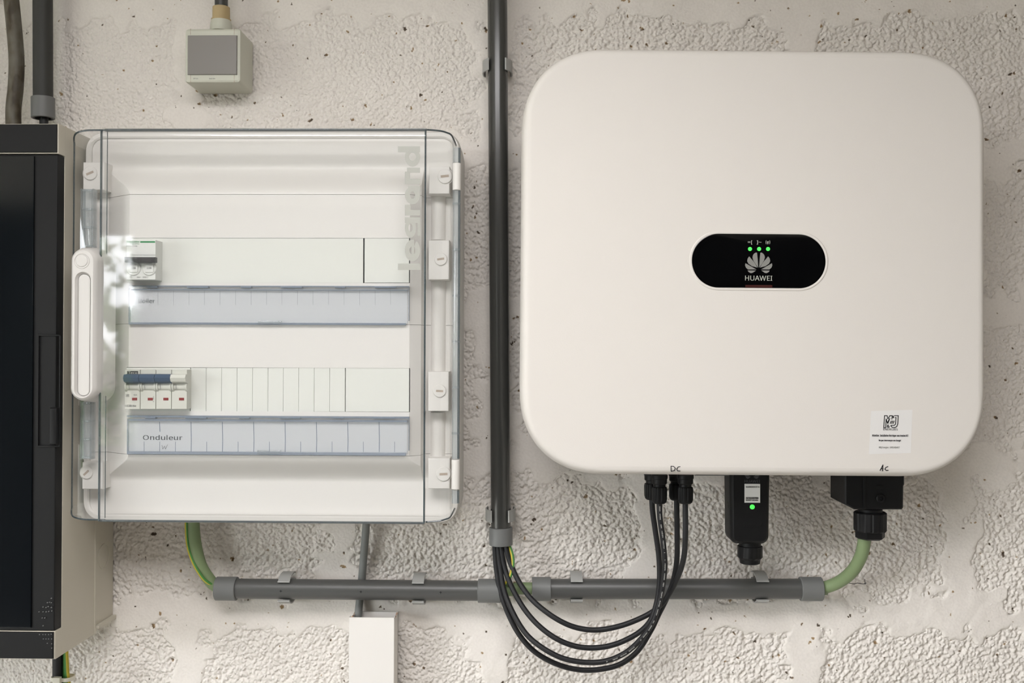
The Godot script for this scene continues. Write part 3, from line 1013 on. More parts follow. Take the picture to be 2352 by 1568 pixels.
func build_door(n: Node3D, zs: float, zf: float) -> void:
	var xl := L(n, 229, 700, zf).x
	var xr := L(n, 975.5, 700, zf).x
	var yt := L(n, 600, 290.5, zf).y
	var yb := L(n, 600, 1202, zf).y
	var zr := 0.095
	# raised middle of the door: one bent sheet
	var prof := [[yt - 0.0005, zr], [yt, zf - 0.010]]
	for k in 7:
		var t := PI / 2 * k / 6.0
		prof.append([yt - 0.011 * (1.0 - cos(t)), zf - 0.010 * (1.0 - sin(t))])
	prof.append([yb + 0.004, zf])
	for k in 5:
		var t := PI / 2 * (k + 1) / 5.0
		prof.append([yb + 0.004 * (1.0 - sin(t)), zf - 0.004 * (1.0 - cos(t))])
	prof.append([yb + 0.0005, zr])
	var sheet := MB.new()
	for k in prof.size() - 1:
		var p: Array = prof[k]
		var q: Array = prof[k + 1]
		sheet.quad(Vector3(xl, p[0], p[1]), Vector3(xl, q[0], q[1]), Vector3(xr, q[0], q[1]), Vector3(xr, p[0], p[1]))
	var door := part(n, "door", sheet, M.clear, 60.0, "clear polycarbonate door with dark edges")
	# steps and side strips
	for side in [0, 1]:
		var strip := MB.new()
		var xs := []   # [x, z, top drop, bottom rise]
		var x0: float = xl if side == 0 else xr
		strip.quad(Vector3(x0, yb, zs), Vector3(x0, yb, zf), Vector3(x0, yt, zf), Vector3(x0, yt, zs))
		if side == 0:
			var zl := 0.122
			var xe := L(n, 169, 700, zl).x
			xs = [[x0, zs, 0.0, 0.0], [lerpf(x0, xe, 0.45), zs, 0.0, 0.0], [lerpf(x0, xe, 0.62), zs - 0.0008, 0.0006, 0.0006], [lerpf(x0, xe, 0.76), zs - 0.0026, 0.0016, 0.0016], [lerpf(x0, xe, 0.87), zs - 0.0055, 0.0035, 0.003], [lerpf(x0, xe, 0.95), zs - 0.0105, 0.007, 0.006], [xe, zl, 0.013, 0.012]]
		else:
			var xe := L(n, 1046, 700, zr).x
			xs = [[x0, zs, 0.0, 0.0], [lerpf(x0, xe, 0.5), zs - 0.001, 0.001, 0.001], [lerpf(x0, xe, 0.75), zs - 0.004, 0.0024, 0.0024], [lerpf(x0, xe, 0.92), zs - 0.010, 0.0042, 0.004], [xe, zr, 0.008, 0.008]]
		for k in xs.size() - 1:
			var p: Array = xs[k]
			var q: Array = xs[k + 1]
			var p1 := Vector3(p[0], yt - p[2], p[1])
			var p2 := Vector3(p[0], yb + p[3], p[1])
			var q1 := Vector3(q[0], yt - q[2], q[1])
			var q2 := Vector3(q[0], yb + q[3], q[1])
			if side == 0:
				strip.quad(q2, p2, p1, q1)
			else:
				strip.quad(p2, q2, q1, p1)
			var d1 := Vector3(0, 0, zr - p[1])
			var d2 := Vector3(0, 0, zr - q[1])
			strip.quad(p1, q1, q1 + d2, p1 + d1)
			strip.quad(q2, p2, p2 + d1, q2 + d2)
		var edge := []
		var edge2 := []
		for p in xs:
			edge.append(Vector3(p[0], yt - p[2], p[1]))
			edge2.append(Vector3(p[0], yb + p[3], p[1]))
		part(door, "edge", MB.new().tube(smooth_path(edge, 4), 0.0010, 8), M.clear_edge)
		part(door, "edge", MB.new().tube(smooth_path(edge2, 4), 0.0009, 8), M.clear_edge)
		part(door, "side_sheet", strip, M.clear, 50.0)
		if side == 0:
			part(door, "edge", MB.new().tube(PackedVector3Array([edge[-1], edge2[-1]]), 0.0007, 8), M.clear_edge)
			part(door, "edge", MB.new().tube(PackedVector3Array([edge[-2] + Vector3(0, -0.004, 0), edge2[-2] + Vector3(0, 0.004, 0)]), 0.0005, 8), M.clear_edge)
	part(door, "edge", MB.new().box(Vector3(xl, yt - 0.0026, zf - 0.0140), Vector3(xr, yt + 0.0002, zf - 0.0092), 0.0008), M.clear_edge)
	part(door, "edge", MB.new().box(Vector3(xl, yb - 0.0002, zf - 0.0080), Vector3(xr, yb + 0.0020, zf - 0.0036), 0.0006), M.clear_edge)
	part(door, "fold_edge", MB.new().box(Vector3(xl - 0.0008, yb + 0.0012, zf - 0.003), Vector3(xl + 0.0008, yt - 0.003, zf - 0.0004), 0.0004), M.clear_edge)
	part(door, "fold_edge", MB.new().box(Vector3(xr - 0.0009, yb + 0.0012, zf - 0.004), Vector3(xr + 0.0009, yt - 0.003, zf - 0.0004), 0.0004), M.clear_edge)
	part(door, "fold_edge", MB.new().box(Vector3(xl - 0.0003, yb + 0.002, zs - 0.0003), Vector3(xl + 0.0004, yt - 0.002, zs + 0.0006), 0.0002), M.clear_edge)
	part(door, "lettering", wordmark(n, zf), M.print_grey, 40.0, "grey maker lettering reading upwards")
	# hinge: white barrels and clear rods
	var hz := 0.131
	var hx := L(n, 1048, 700, hz).x
	for s in [[340, 374, 0], [375, 437, 1], [438, 1053, 0], [1055, 1123, 1], [1125, 1155, 0]]:
		var y0 := L(n, 1048, s[0], hz).y
		var y1 := L(n, 1048, s[1], hz).y
		if s[2]:
			part(n, "hinge_barrel", MB.new().turned(Vector3(hx, y0, hz), Vector3(0, -1, 0), [[0, 0.0042], [0.0004, 0.0046], [y0 - y1 - 0.0004, 0.0046], [y0 - y1, 0.0042]], 24), M.enclosure_white)
		else:
			var rod := part(n, "hinge_rod", MB.new().turned(Vector3(hx, y0, hz), Vector3(0, -1, 0), [[0, 0.0043], [y0 - y1, 0.0043]], 24), M.clear_ribbed)
			part(rod, "core", MB.new().box(Vector3(hx + 0.0016, y1, hz - 0.002), Vector3(hx + 0.0040, y0, hz + 0.001), 0.0004), M.clear_edge)
			if s[1] - s[0] > 200:
				for k in 6:
					var yy := L(n, 1048, 466 + k * 105.3, hz).y
					part(rod, "rib", MB.new().turned(Vector3(hx, yy, hz), Vector3(0, -1, 0), [[0, 0.0047], [0.0022, 0.0047]], 20), M.clear_ribbed)
	# latch rods beside the handle
	for s in [[184, 433, 215, 568], [183, 922, 211, 1055]]:
		var rod := part(n, "latch_rod", pbox(n, s[0] + 3, s[1], s[2] - 3, s[3], zs - 0.016, zs - 0.006, 0.002), M.clear_ribbed)
		for k in 4:
			var y: float = lerpf(s[1] + 2, s[3] - 6, k / 3.0)
			part(rod, "rib", pbox(n, s[0] + 4, y, s[2] - 4, y + 4, zs - 0.017, zs - 0.0050, 0.0005), M.clear_ribbed)
		for x in [s[0], s[2] - 4]:
			part(rod, "rail", pbox(n, x, s[1], x + 3, s[3], zs - 0.016, zs - 0.005, 0.0006), M.clear_ribbed)
	# handle
	var zh := zf + 0.012
	var hp := prr(n, 158, 568, 221, 921, zh, 1.0, 14)
	var slot := prr(n, 170, 624, 209, 914, zh, 1.0, 14)
	var mb := MB.new()
	var rings := []
	for s in [[MB.inset(hp, -0.0035), zs - 0.014], [MB.inset(hp, -0.0025), zs], [hp, zh - 0.006], [MB.inset(hp, 0.0012), zh - 0.002], [MB.inset(hp, 0.0034), zh], [slot, zh], [MB.inset(slot, 0.0014), zh - 0.0032], [MB.inset(slot, 0.0020), zh - 0.0036]]:
		var ring := PackedVector3Array()
		for p in s[0]:
			ring.append(Vector3(p.x, p.y, s[1]))
		rings.append(ring)
	mb.loft(rings)
	mb.cap(rings[0], Vector3(0, 0, -1))
	var handle := part(n, "handle", mb, M.handle_white, 35.0, "pale capsule-shaped handle with a finger recess")
	var fl := MB.inset(slot, 0.0024)
	part(handle, "recess_plate", MB.new().prism(fl, [[0.0, zh - 0.006], [0.0, zh - 0.0034], [0.0006, zh - 0.003]]), M.handle_white, 35.0)
	var bc := L(n, 188, 599, zh)
	part(handle, "lock_button", MB.new().turned(bc - Vector3(0, 0, 0.001), Vector3(0, 0, 1), [[0, 0.0086], [0.0011, 0.0086], [0.0016, 0.008], [0.0012, 0.0074], [0.0003, 0.0072], [0.0003, 0.0066], [0.0016, 0.0063], [0.0019, 0.0057]], 32), M.handle_white, 30.0)

func wordmark(n: Node3D, z: float) -> MB:   # heavy rounded letters l e g r a n d, reading upwards; u along the word, v above its base line (in picture units)
	var mb := MB.new()
	var lift := Vector3(0, 0, 0.00015)
	var at := func(u: float, v: float) -> Vector3: return L(n, 965.0 - v, 620.0 - u, z) + Vector3(0, 0, 0.0002)
	var bar := func(u0: float, v0: float, u1: float, v1: float): mb.quad(at.call(u0, v0) + lift, at.call(u1, v0) + lift, at.call(u1, v1) + lift, at.call(u0, v1) + lift)
	var bowl := func(uc: float, ru: float, iu: float, iv: float, a0: float, a1: float, vc := 17.5, rv := 17.5):
		for k in 24:
			var p := deg_to_rad(lerpf(a0, a1, k / 24.0))
			var q := deg_to_rad(lerpf(a0, a1, (k + 1) / 24.0))
			mb.quad(at.call(uc + iu * cos(p), vc + iv * sin(p)), at.call(uc + ru * cos(p), vc + rv * sin(p)), at.call(uc + ru * cos(q), vc + rv * sin(q)), at.call(uc + iu * cos(q), vc + iv * sin(q)))
	bar.call(0.0, 0.0, 15.0, 51.0)
	bowl.call(45.0, 25.0, 10.0, 6.5, 0.0, 330.0)
	bar.call(35.0, 14.0, 70.0, 19.5)
	bowl.call(97.0, 23.0, 9.5, 4.5, 0.0, 360.0, 22.0, 13.0)
	bar.call(78.0, 0.0, 108.0, 6.0)
	bar.call(108.0, 0.0, 121.0, 35.0)
	bar.call(125.0, 0.0, 138.0, 35.0)
	bar.call(138.0, 22.0, 150.0, 35.0)
	bowl.call(172.0, 21.0, 8.0, 6.0, 0.0, 360.0)
	bar.call(181.0, 0.0, 193.0, 28.0)
	bar.call(197.0, 0.0, 209.0, 35.0)
	bar.call(209.0, 23.0, 226.0, 35.0)
	bar.call(223.0, 0.0, 235.0, 30.0)
	bowl.call(260.0, 23.0, 9.0, 8.0, 0.0, 360.0)
	bar.call(270.0, 0.0, 284.0, 51.0)
	return mb

# ------------------------------------------------------------------ breakers
func build_breakers() -> void:
	var z0 := 0.120
	var n := thing("circuit_breaker", "narrow two-pole white circuit breaker with black lever and green maker stripe", "circuit breaker", W(323, 642, z0))
	var zf := 0.020
	part(n, "body", pbox(n, 290, 551, 357.5, 642, -0.004, zf, 0.0006), M.breaker_white)
	letters(n, "Schneider", L(n, 290.5, 557, zf), L(n, 320.5, 552.5, zf), M.ink_green, true)
	letters(n, "Electric", L(n, 299, 561, zf), L(n, 320, 558.2, zf), M.ink_green)
	part(n, "stripe", pbox(n, 322, 553.8, 356, 557, zf - 0.0005, zf + 0.0002, 0.0), M.ink_green)
	letters(n, "iC60N  C16A", L(n, 290.5, 566.4, zf), L(n, 315.5, 563.4, zf), M.ink_grey)
	part(n, "groove", ink([[L(n, 289, 585.5, zf - 0.0001), L(n, 357, 585.5, zf - 0.0001)]], 0.0004, 0.0002), M.ink_grey)
	var lv := MB.new()
	lv.v.append_array(pbox(n, 285, 590, 355, 602, zf + 0.002, zf + 0.010, 0.0012).v)
	lv.v.append_array(pbox(n, 309, 592, 345, 603.5, zf - 0.001, zf + 0.006, 0.001).v)
	part(n, "lever", lv, M.lever_black, 40.0, "black bar lever")
	for x in [307.0, 343.0]:
		var c := L(n, x, 616, zf)
		var w := part(n, "toggle_hub", MB.new().turned(c, Vector3(0, 0, 1), [[0, 0.0082], [0.0010, 0.0080], [0.0016, 0.0072], [0.0010, 0.0066]], 32), M.breaker_white, 30.0)
		part(w, "toggle_face", pbox(n, x - 10, 607, x + 9, 625, zf, zf + 0.0024, 0.0006), M.breaker_white)
		letters(w, "I.ON", L(n, x - 5.5, 617.5, zf + 0.0025), L(n, x + 4.5, 613.5, zf + 0.0025), M.ink_black)
	letters(n, "C16", L(n, 291.5, 638.4, zf), L(n, 303, 633.5, zf), M.ink_black)
	letters(n, "400V~", L(n, 314, 638.2, zf), L(n, 324, 635, zf), M.ink_grey)
	letters(n, "6000 3", L(n, 328, 638.4, zf), L(n, 340, 634.4, zf), M.ink_grey)

	var t := thing("circuit_breaker", "wide four-pole circuit breaker with blue levers and red windows", "circuit breaker", W(360, 940, z0))
	t.name = "circuit_breaker_001"
	zf = 0.014
	for k in 4:
		var x0 := 286.3 + k * 35.9
		var x1 := x0 + 35.4
		part(t, "pole_body", pbox(t, x0, 849, x1, 939, -0.004, zf, 0.0005), M.breaker_grey)
		var cl := MB.new()
		var y := L(t, x0, 887, zf).y
		var a := L(t, x0 + 3, 887, zf + 0.003)
		var b := L(t, x1 - 3, 887, zf + 0.003)
		cl.turned(Vector3(a.x, y, zf - 0.002), Vector3(1, 0, 0), [[0, 0.0048], [b.x - a.x, 0.0048]], 24)
		var hub := part(t, "hub", cl, M.breaker_grey)
		for xx in [x0 + 0.2, x1 - 4.2]:
			var q := L(t, xx, 887, zf + 0.003)
			part(hub, "flange", MB.new().turned(Vector3(q.x, y + 0.0002, zf - 0.002), Vector3(1, 0, 0), [[0, 0.0062], [0.0018, 0.0062]], 28), M.breaker_grey)
		part(hub, "seam", ink([[L(t, x0 + 10, 880.5, zf + 0.0028), L(t, x0 + 10.8, 894, zf + 0.0028)]], 0.0004, 0.0003), M.ink_grey)
		var lm: Material = M.lever_blue if k < 3 else M.breaker_grey
		var lev := MB.new()
		var p := L(t, x0 - 2.6, 869, zf + 0.0095)
		var q2 := L(t, x1 - 3.2, 869, zf + 0.0095)
		var sect := [Vector2(0.0050, -0.001), Vector2(0.0044, 0.009), Vector2(0.0008, 0.0112), Vector2(-0.0034, 0.009), Vector2(-0.0056, 0.002), Vector2(-0.0056, -0.001)]
		var r0 := PackedVector3Array()
		var r1 := PackedVector3Array()
		for s in sect:
			r0.append(Vector3(p.x, p.y + s.x, zf + s.y))
			r1.append(Vector3(q2.x, p.y + s.x, zf + s.y))
		lev.loft([r1, r0])
		lev.cap(r0, Vector3(-1, 0, 0))
		lev.cap(r1, Vector3(1, 0, 0))
		part(t, "lever", lev, lm, 25.0, "blue faceted lever" if k < 3 else "pale grey faceted lever")
		part(t, "red_window", pbox(t, x0 + 17, 913.2, x0 + 28.6, 919.2, zf - 0.0006, zf + 0.0003, 0.0), M.red_window)
	part(t, "name_plate", pbox(t, 292, 852, 317, 860, zf - 0.0005, zf + 0.0001, 0.0), M.ink_black)
	letters(t, "Teco", L(t, 294.5, 858.4, zf + 0.0002), L(t, 315, 853.2, zf + 0.0002), M.breaker_grey)
	letters(t, "~400V", L(t, 288, 908, zf), L(t, 297, 905, zf), M.ink_black)
	letters(t, "~415V", L(t, 288, 911.3, zf), L(t, 297, 908.5, zf), M.ink_black)
	letters(t, "3kA", L(t, 306.5, 908.4, zf), L(t, 315, 904.6, zf), M.ink_grey)
	letters(t, "S3", L(t, 287.2, 934, zf), L(t, 290.6, 930, zf), M.ink_black)
	letters(t, "C20", L(t, 292, 934.3, zf), L(t, 301.8, 929.3, zf), M.ink_black, true)
	letters(t, "/3N-4", L(t, 303, 934.3, zf), L(t, 312.5, 929.6, zf), M.ink_black)
	letters(t, "C 80", L(t, 351, 923, zf), L(t, 354, 910, zf), M.ink_grey, false, PI / 2)

# ------------------------------------------------------------------ old black cabinet
func build_old_cabinet() -> void:
	var xr := W(262, 1300, 0.0).x
	var org := Vector3(xr, W(135, 1515, 0.155).y, 0.0)
	var n := thing("meter_cabinet", "old black-fronted cabinet with a smoked window and beige sides", "cabinet", org)
	var zf := 0.155
	var zd := 0.138
	var xl := -0.42
	var top := W(127, 283, zf).y - org.y
	var ym := W(145, 1440, zd).y - org.y
	var yt := W(127, 352, zf).y - org.y
	var step_y := W(262, 1412, 0.0).y - org.y
	var body := MB.new()
	body.box(Vector3(xl, 0.0, 0.054), Vector3(0, top, zd), 0.001)
	body.box(Vector3(xl, yt, zd), Vector3(0, top, zf - 0.002), 0.001)
	body.box(Vector3(xl, 0.0, zd), Vector3(0, ym, zf - 0.002), 0.001)
	part(n, "body", body, M.cabinet_beige, 30.0, "beige plastic side of the cabinet")
	var back := MB.new()
	back.box(Vector3(xl + 0.01, step_y, 0.002), Vector3(-0.0005, top - 0.01, 0.054))
	back.box(Vector3(xl + 0.01, step_y - 0.003, 0.002), Vector3(0.004, step_y + 0.001, 0.052), 0.001)
	part(n, "back_box", back, M.cabinet_beige, 30.0)
	var ko := L(n, 232, 1277, 0.04)
	var kr := MB.new()
	var kc := Vector3(-0.0004, W(240, 1277, 0.03).y - org.y, 0.03)
	kr.turned(kc, Vector3(1, 0, 0), [[0, 0.0155], [0.0008, 0.0155], [0.0008, 0.0143], [0.0, 0.0143]], 32, 0, 0.0, false)
	part(n, "knockout_ring", kr, M.cabinet_beige, 30.0)
	part(n, "seam_strip", MB.new().box(Vector3(-0.002, 0.0, 0.0525), Vector3(0.0008, top, 0.0555), 0.0003), M.cabinet_beige)
	part(n, "top_band", MB.new().box(Vector3(xl, yt + 0.0012, zf - 0.003), Vector3(-0.0015, top - 0.0008, zf), 0.0018), M.cabinet_black, 30.0, "black top band")
	part(n, "bottom_band", MB.new().box(Vector3(xl, 0.0008, zf - 0.003), Vector3(-0.0015, ym - 0.001, zf), 0.0018), M.cabinet_black, 30.0, "black bottom band")
	var door := part(n, "door", MB.new().box(Vector3(xl, ym + 0.0005, zd - 0.002), Vector3(-0.0008, yt - 0.0012, zf - 0.0012), 0.0015), M.cabinet_black, 30.0, "black door frame")
	var wx := L(n, 76, 800, zf).x
	part(door, "smoked_window", MB.new().box(Vector3(xl, ym + 0.004, zf - 0.002), Vector3(wx, yt - 0.003, zf + 0.0006), 0.0007), M.smoked, 30.0, "smoked dark glossy window")
	# handle recess with a grip bar
	var hy0 := L(n, 100, 1026, zf).y
	var hy1 := L(n, 100, 768, zf).y
	var hx0 := L(n, 86, 900, zf).x
	var hx1 := L(n, 139, 900, zf).x
	var hd := MB.new()
	for s in [[hx0, hx0 + 0.0016], [hx1 - 0.0016, hx1]]:
		hd.box(Vector3(s[0], hy0, zf - 0.0015), Vector3(s[1], hy1, zf + 0.0008), 0.0005)
	hd.box(Vector3(hx0, hy0, zf - 0.0015), Vector3(hx1, hy0 + 0.0016, zf + 0.0008), 0.0005)
	hd.box(Vector3(hx0, hy1 - 0.0016, zf - 0.0015), Vector3(hx1, hy1, zf + 0.0008), 0.0005)
	part(door, "handle_frame", hd, M.cabinet_black)
	part(door, "handle_grip", MB.new().box(Vector3(lerpf(hx0, hx1, 0.62), hy0 + 0.003, zf - 0.0015), Vector3(lerpf(hx0, hx1, 0.95), lerpf(hy0, hy1, 0.35), zf + 0.006), 0.0025), M.cabinet_black)
	var dots := MB.new()
	for q in [[119, 1373], [110, 1383], [115, 1382], [119, 1383], [100, 1393], [107, 1394], [112, 1392], [119, 1394], [91, 1404], [100, 1404], [107, 1404], [113, 1403], [120, 1402], [98, 1418], [104, 1418], [100, 1436], [92, 1456], [100, 1456], [106, 1456], [113, 1456], [119, 1455], [101, 1466], [107, 1466], [113, 1466], [120, 1466], [110, 1476], [120, 1477], [120, 1487]]:
		dots.turned(L(n, q[0], q[1], zf - 0.0012), Vector3(0, 0, 1), [[0, 0.0006], [0.0016, 0.0006]], 6)
	var dp := part(n, "pale_specks", dots, M.collar_grey)
	dp.set_meta("kind", "stuff")

# ------------------------------------------------------------------ light switch
func build_switch() -> void:
	var n := thing("light_switch", "surface-mounted beige light switch box with a grey rocker", "light switch", W(502, 218, 0.002))
	var zf := 0.050
	var a := L(n, 424, 190, zf)
	var b := L(n, 553, 65, zf)
	part(n, "box", MB.new().prism(rrect(a.x, a.y, b.x, b.y, 0.004, 5), [[-0.0004, 0.0], [0.0, 0.02], [0.0, zf - 0.003], [0.0009, zf - 0.0009], [0.003, zf]]), M.switch_beige, 35.0)
	part(n, "rocker", pbox(n, 430, 80.5, 544, 171, zf - 0.002, zf + 0.0022, 0.0012), M.rocker_grey, 40.0, "grey rocker plate")
	var c := L(n, 508, 66, 0.026)
	part(n, "inlet", MB.new().turned(Vector3(c.x, c.y - 0.004, 0.026), Vector3(0, 1, 0), [[0, 0.0135], [0.008, 0.0130], [0.0135, 0.0118], [0.015, 0.0116]], 32), M.switch_beige)
	for s in [[438, 0.0005], [538, 0.0005]]:
		part(n, "corner_seam", ink([[L(n, s[0], 66.5, zf - 0.0008), L(n, s[0], 79.5, zf - 0.0002)], [L(n, s[0], 172.5, zf - 0.0002), L(n, s[0], 189, zf - 0.0008)]], 0.0005, 0.0006), M.slot_brown)
	letters(n, "IP55", L(n, 444, 182, zf), L(n, 455, 179, zf), M.ink_grey)
	letters(n, "10AX250V~", L(n, 480, 182, zf), L(n, 495, 179, zf), M.ink_grey)
	var base := Vector3(c.x, c.y + 0.009, 0.026) + n.position
	var m := thing("conduit_coupling", "tan plastic coupling on top of the light switch box", "coupling", base)
	part(m, "sleeve", MB.new().turned(Vector3.ZERO, Vector3(0, 1, 0), [[0, 0.0105], [0.0, 0.0118], [0.0022, 0.0118], [0.0024, 0.0106], [0.017, 0.0104], [0.0174, 0.0096], [0.0174, 0.0085]], 32, 0, 0.0, false), M.coupling_tan, 30.0)
	var k := thing("conduit", "short dark conduit rising from the light switch box", "conduit", base)
	part(k, "pipe", hollow(Vector3(0, 0.003, 0), Vector3(0.001, 0.5, 0), 0.0080, 0.0066), M.conduit_dark)

func hollow(p0: Vector3, p1: Vector3, r: float, ri: float) -> MB:
	var len_ := p0.distance_to(p1)
	return MB.new().turned(p0, p1 - p0, [[0, ri], [0, r], [len_, r], [len_, ri], [0, ri]], 36, 0, 0.0, false)

# ------------------------------------------------------------------ conduits and clips
func conduit(called: String, label: String, p0: Vector3, p1: Vector3, r: float, collars: Array, m := "conduit_grey") -> Node3D:
	var n := thing(called, label, "conduit", p0)
	var d := p1 - p0
	part(n, "pipe", hollow(Vector3.ZERO, d, r, r - 0.0018), M[m], 40.0)
	for c in collars:   # [along from, along to]
		var t := d.normalized()
		part(n, "end_collar", MB.new().turned(t * c[0], t, [[0, r + 0.0001], [0, r + 0.0016], [0.0006, r + 0.0022], [c[1] - c[0] - 0.0006, r + 0.0022], [c[1] - c[0], r + 0.0016], [c[1] - c[0], r - 0.003], [c[1] - c[0] - 0.002, r - 0.003]], 40, 0, 0.0, false), M.collar_grey, 30.0)
	return n

func clip(label: String, c: Vector3, axis: Vector3, r: float, flare: float, group: String) -> void:
	# an open spring clip round a conduit, axis along the conduit, opening away from the wall
	var n := thing("conduit_clip", label, "clip", Vector3(c.x, c.y, 0.003), group)
	var side := axis.cross(Vector3(0, 0, 1)).normalized()
	var h := 0.0072
	var cz := c.z - 0.003
	for sgn in [-1.0, 1.0]:
		var path := [Vector2(r + 0.0030, 0.0), Vector2(r + 0.0046, 0.006), Vector2(r + 0.0048, 0.014), Vector2(r + 0.0040, cz - 0.002), Vector2(r + 0.0018, cz + 0.004), Vector2(r * 0.86, cz + 0.0085), Vector2(r * 0.80 + flare, cz + 0.0112)]
		var rings := []
		for k in path.size():
			var t: Vector2 = (path[mini(k + 1, path.size() - 1)] - path[maxi(k - 1, 0)]).normalized()
			var o := Vector2(t.y, -t.x) * 0.0016
			var q := PackedVector3Array()
			for e in [[path[k], -h], [path[k] + o, -h], [path[k] + o, h], [path[k], h]]:
				q.append(side * sgn * e[0].x + Vector3(0, 0, e[0].y) + axis * e[1])
			rings.append(q)
		var mb := MB.new()
		mb.loft(rings)
		mb.cap(rings[0], -(rings[1][0] - rings[0][0]).normalized())
		mb.cap(rings[-1], (rings[-1][0] - rings[-2][0]).normalized())
		fix(mb, Vector3.ZERO)
		part(n, "arm", mb, M.clip_grey, 35.0)
	var w := side * (r * 0.75)
	var lo := -w - axis * h
	var hi := w + axis * h
	part(n, "foot", MB.new().box(Vector3(minf(lo.x, hi.x), minf(lo.y, hi.y), 0.0), Vector3(maxf(lo.x, hi.x), maxf(lo.y, hi.y), cz - r - 0.0005), 0.001), M.clip_grey)

func fix(mb: MB, _c: Vector3) -> void:   # turn a shell outwards when its winding came out inside
	var vol := 0.0
	for k in range(0, mb.v.size(), 3):
		vol += mb.v[k].dot(mb.v[k + 1].cross(mb.v[k + 2]))
	if vol < 0.0:
		for k in range(0, mb.v.size(), 3):
			var t := mb.v[k + 1]
			mb.v[k + 1] = mb.v[k + 2]
			mb.v[k + 2] = t

func build_conduits() -> void:
	var zc := 0.026
	var r := 0.0121
	# vertical conduit between the enclosure and the inverter
	var bot := W(1150.5, 1251, zc)
	var top := W(1142, -60, zc)
	conduit("conduit", "long vertical dark grey conduit between the enclosure and the inverter", bot, top, r, [[0.0, 0.0215]], "conduit_dark").name = "conduit_001"
	clip("grey clip holding the vertical conduit near the light switch height", W(1142, 152, zc), (top - bot).normalized(), r, 0.0, "")
	clip("grey clip just above the end of the vertical conduit", W(1149, 1183, zc), (top - bot).normalized(), r, 0.0, "")
	# horizontal runs
	var p0 := W(497, 1351, zc)
	var p1 := W(1150, 1356.5, zc)
	var len1 := p0.distance_to(p1)
	conduit("conduit", "horizontal grey conduit under the clear-door enclosure", p0, p1, r, [[0.0, 0.0255], [len1 - 0.0275, len1]]).name = "conduit_002"
	var run1 := get_node("conduit_002")
	for mx in [[645, 1357], [829, 1358.5], [1012, 1360]]:
		var zz := r - 0.0003
		part(run1, "cross_mark", ink([[L(run1, mx[0] - 2.5, mx[1], zz), L(run1, mx[0] + 2.5, mx[1], zz)], [L(run1, mx[0], mx[1] - 2.5, zz), L(run1, mx[0], mx[1] + 2.5, zz)]], 0.0005, 0.0006), M.ink_black)
	var q0 := W(1222, 1352, zc)
	var q1 := W(1887, 1352, zc)
	var len2 := q0.distance_to(q1)
	conduit("conduit", "horizontal grey conduit under the white inverter", q0, q1, r, [[0.0, 0.023], [len2 - 0.026, len2]]).name = "conduit_003"
	var ax := (p1 - p0).normalized()
	clip("grey clip on the horizontal conduit beside the green cable bend", W(656, 1353, zc), ax, r, 0.0012, "")
	clip("grey clip on the horizontal conduit beside the thin grey cable", W(962, 1355.5, zc), ax, r, 0.0012, "")
	clip("grey clip on the horizontal conduit inside the black cable loop", W(1324, 1352, zc), Vector3(1, 0, 0), r, 0.0012, "")
	clip("grey clip on the horizontal conduit under the black dongle", W(1748, 1352, zc), Vector3(1, 0, 0), r, 0.0012, "")
	# two runs entering the black cabinet
	var cb := W(99, 272, 0.022)
	var ct := W(98, -60, 0.022)
	var n := conduit("conduit", "dark vertical conduit with collar entering the black cabinet from above", cb, ct, 0.0116, [[0.0, 0.026]], "conduit_dull")
	n.name = "conduit_004"
	part(n, "cable", MB.new().tube(PackedVector3Array([Vector3(0.001, 0.03, 0), Vector3(0.001, W(127, 283, 0.155).y - cb.y - 0.004, 0)]), 0.0052, 14), M.cable_black)
	var hs := thing("stained_hose", "brown-stained old pipe running down into the black cabinet", "pipe", W(28, 290, 0.0))
	var hp := []
	for q in [[20, -60], [26, 0], [33, 70], [38, 140], [36, 200], [31, 250], [31, 300]]:
		hp.append(W(q[0], q[1], 0.010) - hs.position)
	hp.append(Vector3(hp[-1].x, W(127, 283, 0.155).y - hs.position.y - 0.004, hp[-1].z))
	part(hs, "pipe", MB.new().tube(smooth_path(hp, 5), 0.0092, 20), M.hose)

func build_trunking() -> void:
	var n := thing("cable_trunking", "white square cable trunking below the grey conduit", "trunking", W(858, 1568, 0.004))
	var zf := 0.038
	var a := L(n, 801, 1568, zf)
	var b := L(n, 905.5, 1418.5, zf)
	var bk := L(n, 905.5, 1404, 0.0).y
	var bottom := -0.35
	var ch := MB.new()
	ch.box(Vector3(a.x + 0.0004, bottom, 0.0), Vector3(b.x - 0.0004, bk, 0.0018))
	ch.box(Vector3(a.x + 0.0004, bottom, 0.0), Vector3(a.x + 0.0020, bk - 0.001, zf - 0.002))
	ch.box(Vector3(b.x - 0.0020, bottom, 0.0), Vector3(b.x - 0.0004, bk - 0.001, zf - 0.002))
	part(n, "channel", ch, M.trunking_white)
	var lid := MB.new()
	lid.box(Vector3(a.x, bottom, zf - 0.0016), Vector3(b.x, b.y, zf), 0.0006)
	lid.box(Vector3(a.x - 0.0001, bottom, zf - 0.008), Vector3(a.x + 0.0009, b.y, zf - 0.001))
	lid.box(Vector3(b.x - 0.0009, bottom, zf - 0.008), Vector3(b.x + 0.0001, b.y, zf - 0.001))
	part(n, "lid", lid, M.trunking_white, 30.0)
	var rough := MB.new()
	for s in [[a.x + 0.0003, a.x + 0.0022], [b.x - 0.0022, b.x - 0.0003]]:
		for k in 6:
			rough.box(Vector3(s[0], bk - 0.0014, zf * k / 6.6 + 0.003), Vector3(s[1], bk - 0.0002 - 0.0004 * (k % 3), zf * k / 6.6 + 0.006))
	part(n, "sawn_edge", rough, M.trunking_cut)

